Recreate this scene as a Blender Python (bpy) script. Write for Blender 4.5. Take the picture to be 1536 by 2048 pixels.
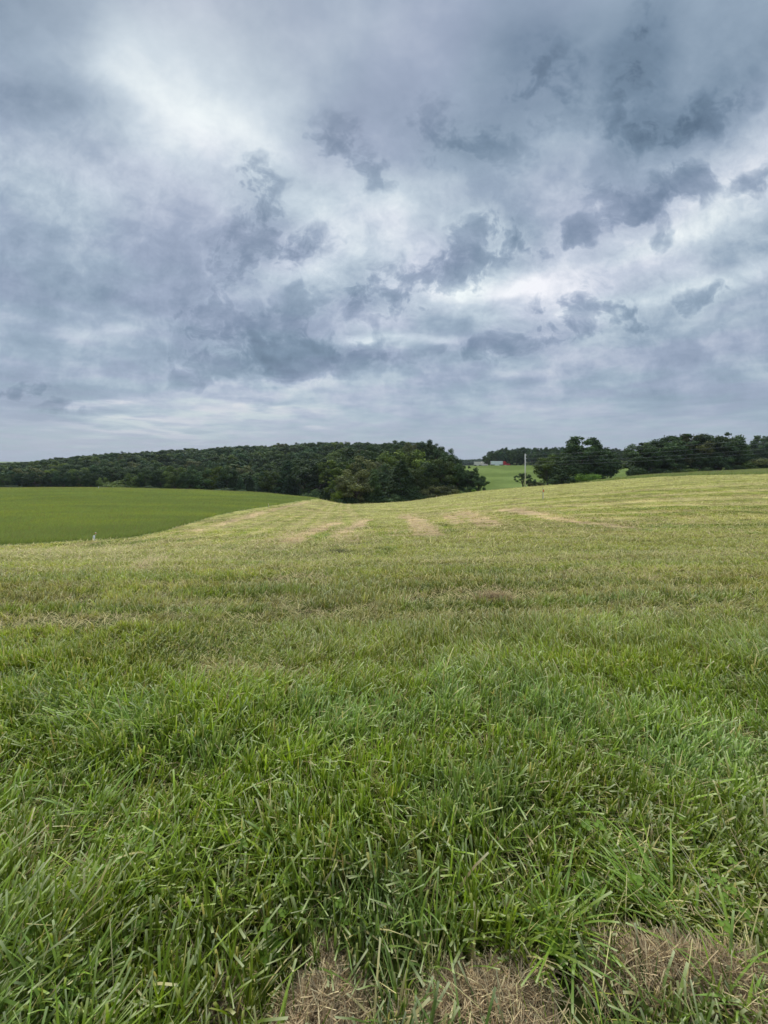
import bpy, bmesh, math, random
import numpy as np
from mathutils import Vector, Matrix
random.seed(7)
RNG = np.random.default_rng(11)
for o in list(bpy.data.objects): bpy.data.objects.remove(o)
SC = bpy.context.scene
COL = SC.collection

# ------------------------------------------------------------------ camera
F = 800.0; CX = 768.0; HY = 915.0; EYE = 1.6      # metres / reference pixels of the 1536x2048 frame
cd = bpy.data.cameras.new("camera"); cam = bpy.data.objects.new("camera", cd); COL.objects.link(cam)
cam.location = (0, 0, EYE); cam.rotation_euler = (math.radians(90), 0, 0)
cd.sensor_fit = 'VERTICAL'; cd.sensor_height = 36.0; cd.lens = F / 2048 * 36.0
cd.shift_y = -(1024 - HY) / 2048.0
cd.clip_start = 0.05; cd.clip_end = 9000
SC.camera = cam
SC.view_settings.view_transform = 'Standard'; SC.view_settings.look = 'None'
SC.view_settings.gamma = 1.0; SC.view_settings.exposure = 0.9; SC.view_settings.use_curve_mapping = False
EXPO = 2 ** 0.9
SC.cycles.max_bounces = 5; SC.cycles.diffuse_bounces = 3; SC.cycles.transmission_bounces = 3
SC.cycles.transparent_max_bounces = 4; SC.cycles.glossy_bounces = 1; SC.cycles.volume_bounces = 0
SC.cycles.sample_clamp_indirect = 4.0
SUN_AZ = math.radians(-27); SUN_EL = math.radians(52)

def lin(c):
    return tuple((x / 255 / 12.92) if x / 255 <= 0.04045 else ((x / 255 + 0.055) / 1.055) ** 2.4 for x in c)

# ------------------------------------------------------------------ node helpers
class NT:
    def __init__(s, tree): s.t = tree; s.n = tree.nodes; s.l = tree.links
    def node(s, kind, **kw):
        n = s.n.new(kind)
        for k, v in kw.items(): setattr(n, k, v)
        return n
    def put(s, sock, v):
        if v is None: return
        if isinstance(v, bpy.types.NodeSocket): s.l.new(v, sock)
        else: sock.default_value = v
    def m(s, op, a, b=None, c=None, clamp=False):
        n = s.node('ShaderNodeMath', operation=op, use_clamp=clamp)
        s.put(n.inputs[0], a); s.put(n.inputs[1], b)
        if c is not None: s.put(n.inputs[2], c)
        return n.outputs[0]
    def v(s, op, a, b=None, c=None, scale=None):
        n = s.node('ShaderNodeVectorMath', operation=op)
        s.put(n.inputs[0], a); s.put(n.inputs[1], b)
        if c is not None: s.put(n.inputs[2], c)
        if scale is not None: s.put(n.inputs['Scale'], scale)
        return n.outputs['Value'] if op in ('DOT_PRODUCT', 'LENGTH', 'DISTANCE') else n.outputs[0]
    def noise(s, vec, scale, detail=4, rough=0.5, dist=0.0, out='Fac'):
        n = s.node('ShaderNodeTexNoise'); s.put(n.inputs['Vector'], vec)
        n.inputs['Scale'].default_value = scale; n.inputs['Detail'].default_value = detail
        n.inputs['Roughness'].default_value = rough; n.inputs['Distortion'].default_value = dist
        return n.outputs[out]
    def step(s, x, a, b):
        n = s.node('ShaderNodeMapRange', interpolation_type='SMOOTHSTEP')
        s.put(n.inputs['Value'], x); n.inputs['From Min'].default_value = a; n.inputs['From Max'].default_value = b
        return n.outputs[0]
    def remap(s, x, a, b, c, d):
        n = s.node('ShaderNodeMapRange')
        s.put(n.inputs['Value'], x); n.inputs['From Min'].default_value = a; n.inputs['From Max'].default_value = b
        n.inputs['To Min'].default_value = c; n.inputs['To Max'].default_value = d
        return n.outputs[0]
    def mix(s, f, a, b, blend='MIX'):
        n = s.node('ShaderNodeMix', data_type='RGBA', blend_type=blend)
        s.put(n.inputs[0], f); s.put(n.inputs[6], a); s.put(n.inputs[7], b)
        return n.outputs[2]
    def ramp(s, f, stops):
        n = s.node('ShaderNodeValToRGB'); s.put(n.inputs[0], f); e = n.color_ramp.elements
        while len(e) < len(stops): e.new(0.5)
        for el, (p, c) in zip(e, stops): el.position = p; el.color = (*c, 1)
        return n.outputs[0]

# ------------------------------------------------------------------ sky (world)
world = bpy.data.worlds.new("World"); SC.world = world; world.use_nodes = True
W = NT(world.node_tree); W.n.clear()
wout = W.node('ShaderNodeOutputWorld'); bg = W.node('ShaderNodeBackground'); W.l.new(bg.outputs[0], wout.inputs[0])
geo = W.node('ShaderNodeTexCoord'); D = geo.outputs['Generated']
sep = W.node('ShaderNodeSeparateXYZ'); W.l.new(D, sep.inputs[0])
ax, ay, az = sep.outputs
yy = W.m('MAXIMUM', W.m('ABSOLUTE', ay), 0.02)
zz = W.m('MAXIMUM', az, 0.0)
cb = W.node('ShaderNodeCombineXYZ'); W.l.new(W.m('DIVIDE', ax, yy), cb.inputs[0]); W.l.new(W.m('DIVIDE', zz, yy), cb.inputs[1]); cb.inputs[2].default_value = 1.0
UV = cb.outputs[0]
# flat cloud layer seen in perspective
zp = W.m('ADD', zz, 0.10)
cp = W.node('ShaderNodeCombineXYZ'); W.l.new(W.m('DIVIDE', ax, zp), cp.inputs[0]); W.l.new(W.m('DIVIDE', ay, zp), cp.inputs[1])
CP = cp.outputs[0]
def centred(col, k):
    return W.v('SCALE', W.v('SUBTRACT', col, (0.5, 0.5, 0.5)), scale=k)
warp1 = centred(W.noise(CP, 1.3, 4, 0.55, 0, 'Color'), 0.55)
warp2 = centred(W.noise(UV, 4.5, 4, 0.62, 0, 'Color'), 0.20)
UVs = W.v('ADD', UV, W.v('MULTIPLY', warp1, (0.5, 0.4, 0)))
UVh = W.v('ADD', UV, W.v('ADD', W.v('MULTIPLY', warp1, (0.08, 0.06, 0)), W.v('MULTIPLY', warp2, (1, 0.75, 0))))
def blobs(vec, lst):
    acc = None
    for (cx, cy, sx, sy, rot, amp) in lst:
        px, py = (cx - CX) / F, (HY - cy) / F; sx /= F; sy /= F
        if abs(rot) < 7:
            d = W.v('MULTIPLY_ADD', vec, (1 / sx, 1 / sy, 0), (-px / sx, -py / sy, 0))
            d = W.v('DOT_PRODUCT', d, d)
        else:
            c_, s_ = math.cos(math.radians(-rot)), math.sin(math.radians(-rot))
            qa = W.v('DOT_PRODUCT', vec, (c_ / sx, s_ / sx, -(px * c_ + py * s_) / sx))
            qb = W.v('DOT_PRODUCT', vec, (-s_ / sy, c_ / sy, -(-px * s_ + py * c_) / sy))
            d = W.m('MULTIPLY_ADD', qa, qa, W.m('MULTIPLY', qb, qb))
        g = W.m('POWER', 0.36788, d)
        acc = W.m('MULTIPLY_ADD', g, amp, acc if acc is not None else 0.0)
    return acc
SOFT = [  # broad light and dark areas of the high cloud: x, y, radius x, radius y, turn, strength
    (370, 250, 270, 130, 32, .27), (350, 225, 80, 40, 35, .10), (540, 290, 130, 70, 40, .16), (250, 120, 110, 70, 0, .12),
    (20, 220, 200, 60, 5, -.27), (20, 20, 170, 130, 0, -.17), (40, 380, 170, 80, 20, .05), (30, 560, 260, 60, 10, -.10),
    (240, 560, 260, 70, 12, -.10), (520, 440, 120, 120, 0, -.07), (430, 480, 130, 80, 0, -.06),
    (250, 640, 160, 22, 6, .10), (80, 810, 150, 50, 0, -.17), (280, 855, 190, 20, 3, .26), (520, 825, 160, 20, 0, .22),
    (1120, 110, 170, 130, -10, -.26), (1290, 110, 60, 170, 20, -.22), (1480, 120, 160, 130, 0, -.10), (1350, 240, 170, 50, -18, -.24),
    (850, 240, 170, 90, 10, -.10), (820, 90, 150, 100, 0, .02), (820, 430, 220, 100, 0, .20), (700, 500, 150, 60, -10, .12),
    (960, 575, 200, 38, -6, .42), (1300, 470, 200, 60, -25, .26), (1480, 350, 120, 55, -35, .24), (1500, 530, 180, 30, -14, .30),
    (800, 680, 200, 24, 8, .32), (560, 560, 80, 30, 0, .22), (1130, 560, 180, 60, 0, .10), (1240, 640, 300, 60, 0, .05), (1240, 700, 330, 55, 0, -.02),
    (680, 715, 270, 50, 3, -.20), (540, 650, 160, 60, 0, -.08), (1330, 800, 420, 70, 0, -.05), (560, 765, 140, 20, 0, .20), (900, 850, 500, 30, 0, .03),
    (1050, 300, 200, 80, -10, -.03), (640, 60, 200, 90, 0, .02),
]
SCUD = [  # low ragged dark scraps
    (510, 400, 42, 80, 8, .85), (500, 500, 70, 55, -10, .7), (600, 490, 70, 40, -10, .35), (465, 570, 30, 45, 0, .45),
    (675, 275, 42, 48, -20, .8), (740, 350, 38, 36, 0, .75),
    (940, 290, 90, 50, 10, .55), (870, 240, 60, 60, 0, .25),
    (1080, 170, 90, 90, 0, .45), (1290, 90, 45, 150, 15, .5), (1350, 245, 120, 42, -15, .8),
    (1320, 395, 95, 26, -28, .75), (1385, 370, 42, 42, 0, .7), (1230, 425, 60, 22, -20, .55), (1168, 478, 30, 36, 0, .8),
    (1510, 360, 50, 20, -15, .7), (1310, 470, 18, 22, 0, .5), (1200, 380, 50, 30, 0, .3),
    (945, 490, 45, 50, 10, .95), (890, 550, 50, 42, -10, .85), (1020, 465, 55, 38, -10, .6), (1080, 500, 50, 30, 0, .35), (930, 560, 40, 25, 0, .4),
    (800, 540, 70, 30, 0, .35), (740, 600, 60, 45, 0, .75), (830, 610, 60, 30, 0, .5), (590, 620, 60, 40, -25, .75), (490, 650, 90, 45, 0, .55), (400, 680, 50, 60, 10, .65),
    (560, 690, 120, 35, 0, .45), (620, 735, 180, 30, 2, .55), (390, 750, 60, 50, 0, .35), (720, 700, 120, 30, 0, .4),
    (1235, 612, 44, 24, 15, .85), (1265, 642, 36, 16, 0, .5), (1370, 610, 50, 26, 0, .45), (1490, 590, 100, 17, -3, .8),
    (1000, 695, 90, 26, -10, .75), (1110, 650, 100, 28, -5, .65), (1130, 600, 90, 24, 0, .6),
    (45, 780, 55, 26, 5, .8), (120, 825, 45, 15, 0, .7), (1180, 560, 60, 20, 0, .25), (960, 250, 500, 400, 0, .10),
]
soft = blobs(UVs, SOFT)
scud = blobs(UVh, SCUD)
n_big = W.noise(CP, 0.9, 2, 0.5, 0.0)
n_mid = W.noise(CP, 2.9, 5, 0.58, 0.0)
UVw = W.v('ADD', UV, W.v('MULTIPLY', warp2, (0.7, 0.5, 0)))
n_fine = W.noise(UVw, 5.5, 7, 0.66, 0.0)
st = W.node('ShaderNodeMapping'); W.l.new(UV, st.inputs[0]); st.inputs['Scale'].default_value = (1.5, 6.0, 1)
st.inputs['Rotation'].default_value = (0, 0, 0.10)
n_streak = W.noise(W.v('ADD', st.outputs[0], warp1), 1.5, 4, 0.55, 0.0)
low = W.m('SUBTRACT', 1.0, W.step(sep.outputs[2], 0.10, 0.45))
base = W.m('MULTIPLY_ADD', low, 0.03, 0.54)
L = W.m('ADD', base, W.m('MULTIPLY', soft, 1.0))
L = W.m('ADD', L, W.m('MULTIPLY', W.m('SUBTRACT', n_big, 0.5), 0.10))
L = W.m('ADD', L, W.m('MULTIPLY', W.m('SUBTRACT', n_mid, 0.5), W.m('MULTIPLY_ADD', low, -0.30, 0.55)))
mot = W.m('MULTIPLY', W.step(sep.outputs[2], 0.06, 0.2), W.m('SUBTRACT', 1.0, W.step(sep.outputs[2], 0.42, 0.72)))
L = W.m('ADD', L, W.m('MULTIPLY', W.m('SUBTRACT', n_fine, 0.5), W.m('MULTIPLY_ADD', mot, 0.75, 0.18)))
L = W.m('ADD', L, W.m('MULTIPLY', W.m('MULTIPLY', W.m('SUBTRACT', n_streak, 0.5), low), 0.42))
# ragged scraps: blob sum eroded by fine noise, brighter just outside the edge
n_rag = W.noise(UVw, 12.5, 5, 0.62, 0.0)
amp = W.m('MINIMUM', W.m('MULTIPLY', scud, 2.0), 1.0)
er = W.m('ADD', W.m('MULTIPLY', W.m('SUBTRACT', n_fine, 0.5), 3.2), W.m('MULTIPLY', W.m('SUBTRACT', n_rag, 0.5), 4.6))
sc_f = W.m('MULTIPLY_ADD', er, amp, W.m('ADD', scud, 0.10))
hi = W.m('SUBTRACT', 1.0, W.step(sep.outputs[2], 0.45, 0.70))       # softer high up, crisper lower down
sc_m = W.m('MULTIPLY_ADD', W.step(sc_f, 0.18, 0.95), 0.55, W.m('MULTIPLY', W.step(sc_f, 0.0, 1.7), 0.80))
sc_e = W.m('MULTIPLY', W.step(sc_f, 0.10, 0.34), W.m('SUBTRACT', 1.0, W.step(sc_f, 0.34, 0.56)))
ctr = W.m('MULTIPLY_ADD', W.step(soft, -0.1, 0.25), 0.13, 0.17)
L = W.m('SUBTRACT', L, W.m('MULTIPLY', sc_m, ctr))
L = W.m('ADD', L, W.m('MULTIPLY', W.m('MULTIPLY', sc_e, 0.045), hi))
hz = W.m('SUBTRACT', 1.0, W.step(sep.outputs[2], 0.0, 0.14))
L = W.m('ADD', W.m('MULTIPLY', L, W.m('SUBTRACT', 1.0, W.m('MULTIPLY', hz, 0.75))), W.m('MULTIPLY', hz, 0.75 * 0.56))
def ls(c): return tuple(x / EXPO for x in lin(c))
cl = W.ramp(L, [(0.0, ls((82, 100, 121))), (0.25, ls((118, 136, 158))), (0.5, ls((153, 168, 188))), (0.75, ls((198, 208, 221))), (1.0, ls((245, 248, 251)))])
hue = W.step(W.noise(CP, 1.7, 2, 0.5), 0.38, 0.62)
cl = W.mix(1.0, cl, W.mix(hue, (0.975, 1.015, 0.985, 1), (1.02, 0.995, 1.01, 1)), 'MULTIPLY')
warm = W.m('MULTIPLY', W.m('SUBTRACT', 1.0, W.step(sep.outputs[2], 0.10, 0.30)), W.step(L, 0.55, 0.85))
cl = W.mix(1.0, cl, W.mix(warm, (1, 1, 1, 1), (1.05, 1.0, 0.93, 1)), 'MULTIPLY')
sky = W.node('ShaderNodeTexSky', sky_type='NISHITA', sun_disc=False)
sky.sun_elevation = SUN_EL; sky.sun_rotation = SUN_AZ
blue = W.mix(1.0, sky.outputs[0], (0.10, 0.10, 0.10, 1), 'MULTIPLY')
tot = W.mix(0.95, blue, cl)
zen = W.step(sep.outputs[2], 0.78, 0.93)      # unseen sky overhead, boosted above the visible overcast to light the ground
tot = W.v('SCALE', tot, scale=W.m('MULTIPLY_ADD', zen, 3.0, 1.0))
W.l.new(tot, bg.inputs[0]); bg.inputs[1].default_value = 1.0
world.cycles.sampling_method = 'NONE'

sl = bpy.data.lights.new("sun", 'SUN'); sl.energy = 1.5; sl.angle = math.radians(11); sl.color = (1, 0.95, 0.84)
so = bpy.data.objects.new("sun", sl); COL.objects.link(so)
sd = Vector((math.sin(SUN_AZ) * math.cos(SUN_EL), math.cos(SUN_AZ) * math.cos(SUN_EL), math.sin(SUN_EL)))
so.rotation_euler = sd.to_track_quat('Z', 'Y').to_euler(); so.location = (0, 0, 60)
#SKY_ONLY

# ------------------------------------------------------------------ numeric noise
def vnoise(x, y, seed=0):
    xi = np.floor(x).astype(np.int64); yi = np.floor(y).astype(np.int64); fx = x - xi; fy = y - yi
    fx = fx * fx * (3 - 2 * fx); fy = fy * fy * (3 - 2 * fy)
    def h(a, b):
        n = (a * 374761393 + b * 668265263 + seed * 1442695041) & 0x7fffffff
        n = ((n ^ (n >> 13)) * 1274126177) & 0x7fffffff
        return ((n ^ (n >> 16)) & 0xffff) / 65535.0
    return (h(xi, yi) * (1 - fx) + h(xi + 1, yi) * fx) * (1 - fy) + (h(xi, yi + 1) * (1 - fx) + h(xi + 1, yi + 1) * fx) * fy
def fbm(x, y, seed=0, oct=4, rough=0.55):
    a = 1.0; s = 0.0; t = 0.0
    for k in range(oct):
        s = s + a * vnoise(x * 2 ** k + 17.3 * k, y * 2 ** k - 9.1 * k, seed + k); t += a; a *= rough
    return s / t
def sstep(x, a, b):
    t = np.clip((x - a) / (b - a), 0, 1); return t * t * (3 - 2 * t)

# ------------------------------------------------------------------ terrain heights
def Y(d, y): return (d, EYE - (y - HY) * d / F)
HILLCOLS = {   # reference column -> (distance, height) knots
    -300: [(5, -.12), (10, -1.0), (22, -3.3), Y(40, 1044), Y(80, 1003), Y(150, 976), (200, -15), (240, -17), (300, -17), (500, -20), (700, -25), (1200, -22), (4000, -45)],
    0:    [(5, -.12), (10, -1.0), Y(22, 1092), Y(40, 1042), Y(80, 1003), Y(150, 976.5), (195, -14.5), (230, -16), (320, -13), (500, -15.5), (700, -24), (1200, -22), (4000, -45)],
    200:  [(5, -.11), (10, -.98), (22, -3.2), Y(40, 1040), Y(80, 1002), Y(150, 976), (195, -14.5), (230, -15), (320, -10), (500, -5), (700, -18), (1200, -22), (4000, -45)],
    400:  [(5, -.10), (10, -.95), (22, -3.0), Y(40, 1042), Y(80, 1004), Y(150, 980.5), (180, -16), (225, -17), (320, -8), (500, 2), (700, -12), (1200, -22), (4000, -45)],
    540:  [(5, -.10), (10, -.92), (22, -2.8), Y(42, 1042), Y(80, 1009), Y(145, 987), (165, -15.5), (190, -19), (215, -18), (300, -7), (480, 6.5), (700, -12), (1200, -22), (4000, -45)],
    640:  [(5, -.10), (10, -.90), (22, -2.7), Y(45, 1038), Y(80, 1016), Y(130, 997.5), (150, -16), (175, -19), (200, -19), (300, -6), (420, 6), (700, -14), (1200, -22), (4000, -45)],
    690:  [(5, -.10), (10, -.90), (22, -2.6), Y(45, 1036), Y(80, 1018), Y(116, 1009.5), (138, -15.2), (170, -19), (200, -19), (290, -4), (400, 6), (700, -16), (1200, -22), (4000, -45)],
    820:  [(5, -.10), (10, -.86), (22, -2.4), Y(45, 1030), Y(80, 1014), Y(122, 1003), (145, -14.9), (180, -18.5), (280, -2), (360, 3), (700, -20), (1200, -22), (4000, -45)],
    900:  [(5, -.10), (10, -.84), (22, -2.3), Y(42, 1024), Y(80, 1002), Y(128, 990), (150, -13.5), (180, -17), (250, -6), (320, -4), (560, -22), (700, -22), (1200, -21), (4000, -45)],
    960:  [(5, -.10), (10, -.82), (22, -2.2), Y(40, 1018), Y(80, 995), Y(130, 982.5), (150, -11.5), (200, -20), (262, -19), (310, -14.5), Y(400, 930.5), (420, -6.5), (700, -18), (1200, -21), (4000, -45)],
    1050: [(5, -.10), (10, -.78), (22, -2.0), Y(40, 1008), Y(80, 986), Y(135, 974.5), (155, -10.8), (200, -19), (262, -18), (310, -13), Y(400, 930), (425, -6.2), (450, -4), (800, -14), (1200, -21), (4000, -45)],
    1150: [(5, -.10), (10, -.76), (22, -1.9), Y(40, 1000), Y(80, 977), Y(130, 967), (150, -8.4), (200, -14), (280, -15), (320, -11.5), Y(400, 929.5), (440, -1.5), (480, -1), (800, -14), (1200, -21), (4000, -45)],
    1300: [(5, -.10), (10, -.72), (22, -1.8), Y(40, 993), Y(80, 964), Y(105, 957), Y(130, 951), (150, -5.8), (200, -10), (280, -12), (330, -9), Y(400, 928.5), (445, -0.4), (500, 0), (800, -14), (1200, -21), (4000, -45)],
    1536: [(5, -.10), (10, -.70), (22, -1.7), Y(40, 990), Y(80, 955), Y(95, 948.5), Y(125, 941), (150, -3.0), (200, -5), (260, -5), (330, -6), Y(400, 926), (445, -0.3), (500, 0), (800, -14), (1200, -21), (4000, -45)],
    1900: [(5, -.10), (10, -.66), (22, -1.6), Y(40, 986), Y(80, 952), Y(95, 946), Y(125, 938), (150, -2.4), (200, -4), (260, -4), (330, -5), Y(400, 925), (445, -0.3), (500, 0), (800, -14), (1200, -21), (4000, -45)],
}
TD = np.concatenate([[0.0], np.geomspace(0.4, 6000, 420)])
TT = np.linspace(-1.35, 1.45, 420)
cols = sorted(HILLCOLS)
def pchip(x, y, q):
    h = np.diff(x); d = np.diff(y) / h; m = np.zeros_like(y)
    for i in range(1, len(x) - 1):
        if d[i - 1] * d[i] > 0:
            w1 = 2 * h[i] + h[i - 1]; w2 = h[i] + 2 * h[i - 1]; m[i] = (w1 + w2) / (w1 / d[i - 1] + w2 / d[i])
    m[0] = d[0] * 0; m[-1] = d[-1]
    i = np.clip(np.searchsorted(x, q) - 1, 0, len(x) - 2); t = np.clip((q - x[i]) / h[i], 0, 1)
    return (2*t**3 - 3*t**2 + 1) * y[i] + (t**3 - 2*t**2 + t) * h[i] * m[i] + (-2*t**3 + 3*t**2) * y[i+1] + (t**3 - t**2) * h[i] * m[i+1]
cz = np.stack([pchip(np.array([0.0] + [k[0] for k in HILLCOLS[c]] + [6000]), np.array([0.0] + [k[1] for k in HILLCOLS[c]] + [-60.0]), TD) for c in cols])
ct = np.array([(c - CX) / F for c in cols])
TZ = np.stack([np.interp(TT, ct, cz[:, j]) for j in range(len(TD))], 1)
ker = np.exp(-0.5 * (np.arange(-8, 9) / 3.0) ** 2); ker /= ker.sum()
pad = np.pad(TZ, ((8, 8), (0, 0)), 'edge'); TZ = sum(ker[i] * pad[i:i + len(TT)] for i in range(17))
def height(X, Yw, rough=True):
    X = np.asarray(X, float); Yw = np.asarray(Yw, float)
    r = np.hypot(X, Yw); az_ = np.arctan2(X, Yw); lim = math.atan(1.2)
    a = np.clip(az_, -lim, lim)
    d = np.where(np.abs(az_) <= lim, Yw, r * math.cos(lim)); t = np.tan(a)
    ti = (t - TT[0]) / (TT[1] - TT[0]); i = np.clip(np.floor(ti).astype(int), 0, len(TT) - 2); ft = ti - i
    di = np.interp(d, TD, np.arange(len(TD))); j = np.clip(np.floor(di).astype(int), 0, len(TD) - 2); fd = di - j
    z = (TZ[i, j] * (1 - fd) + TZ[i, j + 1] * fd) * (1 - ft) + (TZ[i + 1, j] * (1 - fd) + TZ[i + 1, j + 1] * fd) * ft
    z = z - 1.0 * np.exp(-((Yw - 407) / 10) ** 4) * (1 - sstep(X / np.maximum(Yw, 1), .44, .52)) * (Yw > 300)
    if rough:
        z = z + (fbm(X / 1.7, Yw / 1.3, 5, 3) - 0.5) * 0.07 + (fbm(X / 9, Yw / 7, 8, 3) - 0.5) * 0.22 * sstep(d, 6, 25)
    return z
def px_of(X, Yw, Z=None):
    if Z is None: Z = height(X, Yw)
    return CX + F * X / Yw, HY + F * (EYE - Z) / Yw
def ground_at(px, py, dmin=0.6, dmax=1500):
    """world point where the ground meets the sight line of a reference pixel"""
    d = np.geomspace(dmin, dmax, 2500); t = (px - CX) / F
    z = height(t * d, d); y = HY + F * (EYE - z) / d
    k = np.argmax(y <= py) if (y <= py).any() else len(d) - 1
    return Vector((t * d[k], d[k], float(z[k])))
def spot(px, d):
    x = (px - CX) / F * d
    return Vector((x, d, float(height(x, d))))

# ------------------------------------------------------------------ land use, as areas of the ground
def interp_line(pts, x): p = np.array(pts, float); return np.interp(x, p[:, 0], p[:, 1])
FIELD_EDGE = [(-400, 1122), (0, 1092), (190, 1081.5), (264, 1076), (325, 1063), (372, 1050), (423, 1034.5), (474, 1022.6), (537, 1013), (581, 1005), (615, 1000), (648, 997)]
STRIP_EDGE = [(1090, 968), (1136, 967.5), (1264, 957), (1307, 954), (1400, 950.5), (1536, 948), (1900, 945)]
def zones(X, Yw, Z=None):
    px, py = px_of(X, Yw, Z)
    py = py + 1.2 * (fbm(X / 0.7, Yw / 2.0, 31, 2) - 0.5) * 2
    fr = np.abs(X / np.maximum(Yw, .01)) < 1.3
    left = (py < interp_line(FIELD_EDGE, px)) & (px < 648) & (Yw > 15) & (Yw < 185) & fr
    right = (py < interp_line(STRIP_EDGE, px)) & (px > 1090) & (Yw > 60) & (Yw < 150) & fr
    far = (Yw > 145) & ~left & ~right
    return px, py, left, right, far
BANDS = [  # windrows of brown thatch: polylines in reference pixels, half width in metres, strength
    ([(507, 1094), (575, 1087), (598, 1073), (632, 1061), (670, 1046)], .50, 1.4), ([(520, 1110), (570, 1108), (622, 1111)], .3, .8),
    ([(734, 1040), (697, 1060), (683, 1073), (700, 1087)], .50, 1.4),
    ([(808, 1033), (832, 1040), (846, 1060), (858, 1071)], .65, 1.4), ([(780, 1070), (830, 1073), (886, 1070)], .30, .9),
    ([(886, 1028), (900, 1036), (917, 1046)], .5, 1.2), ([(920, 1024), (954, 1038), (981, 1050)], .7, 1.3), ([(925, 1073), (956, 1075)], .25, .8),
    ([(1010, 1018), (1060, 1026), (1130, 1040), (1230, 1054)], .8, .9), ([(480, 1038), (548, 1019), (615, 1004)], 1.0, .55),
    ([(390, 1062), (440, 1051), (520, 1026)], .6, .7), ([(300, 1105), (360, 1098), (433, 1090)], .3, .7), ([(600, 1018), (660, 1026), (700, 1020)], 1.2, .35),
    ([(555, 1166), (600, 1158), (645, 1163)], .16, .8), ([(275, 1142), (315, 1122), (330, 1128)], .16, .6), ([(690, 1143), (760, 1140), (830, 1150)], .10, .4),
    ([(830, 1205), (900, 1198), (980, 1192), (1030, 1200)], .2, 1.3), ([(0, 1258), (90, 1252), (180, 1250), (250, 1244)], .16, 1.1), ([(560, 1222), (640, 1232), (720, 1226), (800, 1208)], .12, .6),
    ([(1280, 1164), (1400, 1160), (1536, 1158)], .14, .5), ([(0, 1112), (120, 1109), (260, 1112)], .3, .5), ([(0, 1190), (140, 1196), (330, 1190)], .12, .4), ([(1100, 1150), (1250, 1140), (1380, 1150)], .12, .35),
    ([(600, 2035), (700, 2030)], .09, 1.3), ([(870, 2048), (990, 2035), (1110, 2045)], .10, 1.3), ([(1150, 1985), (1240, 1965), (1420, 1945), (1520, 1950)], .065, 1.2),
    ([(230, 1585), (330, 1590)], .03, .7), ([(1090, 1370), (1160, 1385), (1230, 1400)], .06, .5), ([(400, 1340), (560, 1365), (640, 1355)], .06, .5), ([(820, 1760), (900, 1742), (980, 1765)], .04, .5),
]
LINES = []      # mowing lines: greener strips between the straw
for k in range(19):      # running down to the hollow on the left, fanning out on the right
    (BANDS if k % 2 else LINES).append(([(-150 + k * 47, 1128), (120 + k * 36, 1090), (380 + k * 20, 1046), (560 + k * 8, 1013), (640 + k * 3.5, 1004.5)], .45 + .15 * (k % 3), .24 if k % 2 else .6))
for k in range(18):
    (BANDS if k % 2 else LINES).append(([(760 + k * 11, 1016 + k * 2.5), (930 + k * 10, 1003 + k * 4), (1180, 985 + k * 4.8), (1560, 958 + k * 6.8)], (1.7 - .06 * k) * (.7 + .3 * (k % 3)), .26 if k % 2 else .75))
for k in range(8):
    (BANDS if k % 2 else LINES).append(([(-60, 1132 + k * 16), (500, 1124 + k * 17), (1000, 1108 + k * 18), (1600, 1088 + k * 18)], .13 + .04 * (k % 3), .32))
BSEG = []
for pts, hw, st_ in BANDS:
    P = [ground_at(*p) for p in pts]
    for a, b in zip(P, P[1:]): k_ = 1.0 + .12 * min(1, max(0, (a.y - 12) / 15)) * (st_ > .6); BSEG.append((a.x, a.y, b.x, b.y, hw * k_, st_))
GSEG = []
for pts, hw, st_ in LINES:
    P = [ground_at(*p) for p in pts]
    for a, b in zip(P, P[1:]): GSEG.append((a.x, a.y, b.x, b.y, hw * 1.3, st_))
RSEG = [(a, b, c, d, h * 2.4, 1.0) for a, b, c, d, h, st_ in BSEG if st_ > .6]
def thatch(X, Yw, SEG=None):
    wx = (fbm(X * .8, Yw * .8, 41, 5) - 0.5) * 1.6; wy = (fbm(X * .8 + 50, Yw * .8, 43, 5) - 0.5) * 1.6
    sc = np.clip(Yw * 0.020, 0.05, 1.0); Xw = X + wx * sc; Yv = Yw + wy * sc * 1.3
    out = np.zeros_like(X)
    for ax_, ay_, bx_, by_, hw, st_ in (SEG or BSEG):
        dx, dy = bx_ - ax_, by_ - ay_; L2 = dx * dx + dy * dy + 1e-9
        t = np.clip(((Xw - ax_) * dx + (Yv - ay_) * dy) / L2, 0, 1)
        dd = np.hypot(Xw - ax_ - t * dx, Yv - ay_ - t * dy)
        out = np.maximum(out, st_ * (1 - sstep(dd, hw * 0.65, hw * 1.2)))
    n = fbm(X / 1.6, Yw / 1.6, 47, 6, .72)
    return np.clip(out * (.2 + 1.1 * sstep(n, .36, .52)), 0, 1)
def dryness(X, Yw):
    d = np.hypot(X, Yw)
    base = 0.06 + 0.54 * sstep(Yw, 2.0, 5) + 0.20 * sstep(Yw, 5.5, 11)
    n = fbm(X / 2.6, Yw / 1.1, 51, 4) - 0.5; n2 = fbm(X / 11, Yw / 2.2, 53, 3) - 0.5; n3 = fbm(X / 28, Yw / 16, 57, 3) - 0.5
    band = np.sin((Yw + 1.5 * n3 * 8 + X * 0.12) * 2 * np.pi / 4.2) * 0.5
    return np.clip(base + n * (0.45 + .55 * sstep(Yw, 5, 20)) + n2 * 0.5 * sstep(Yw, 5, 20) + n3 * 0.35 * sstep(Yw, 8, 40) + band * 0.12 * sstep(Yw, 8, 20) - .75 * thatch(X, Yw, GSEG) - .38 * thatch(X, Yw, RSEG) * sstep(Yw, 9, 14), 0, 1)

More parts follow.
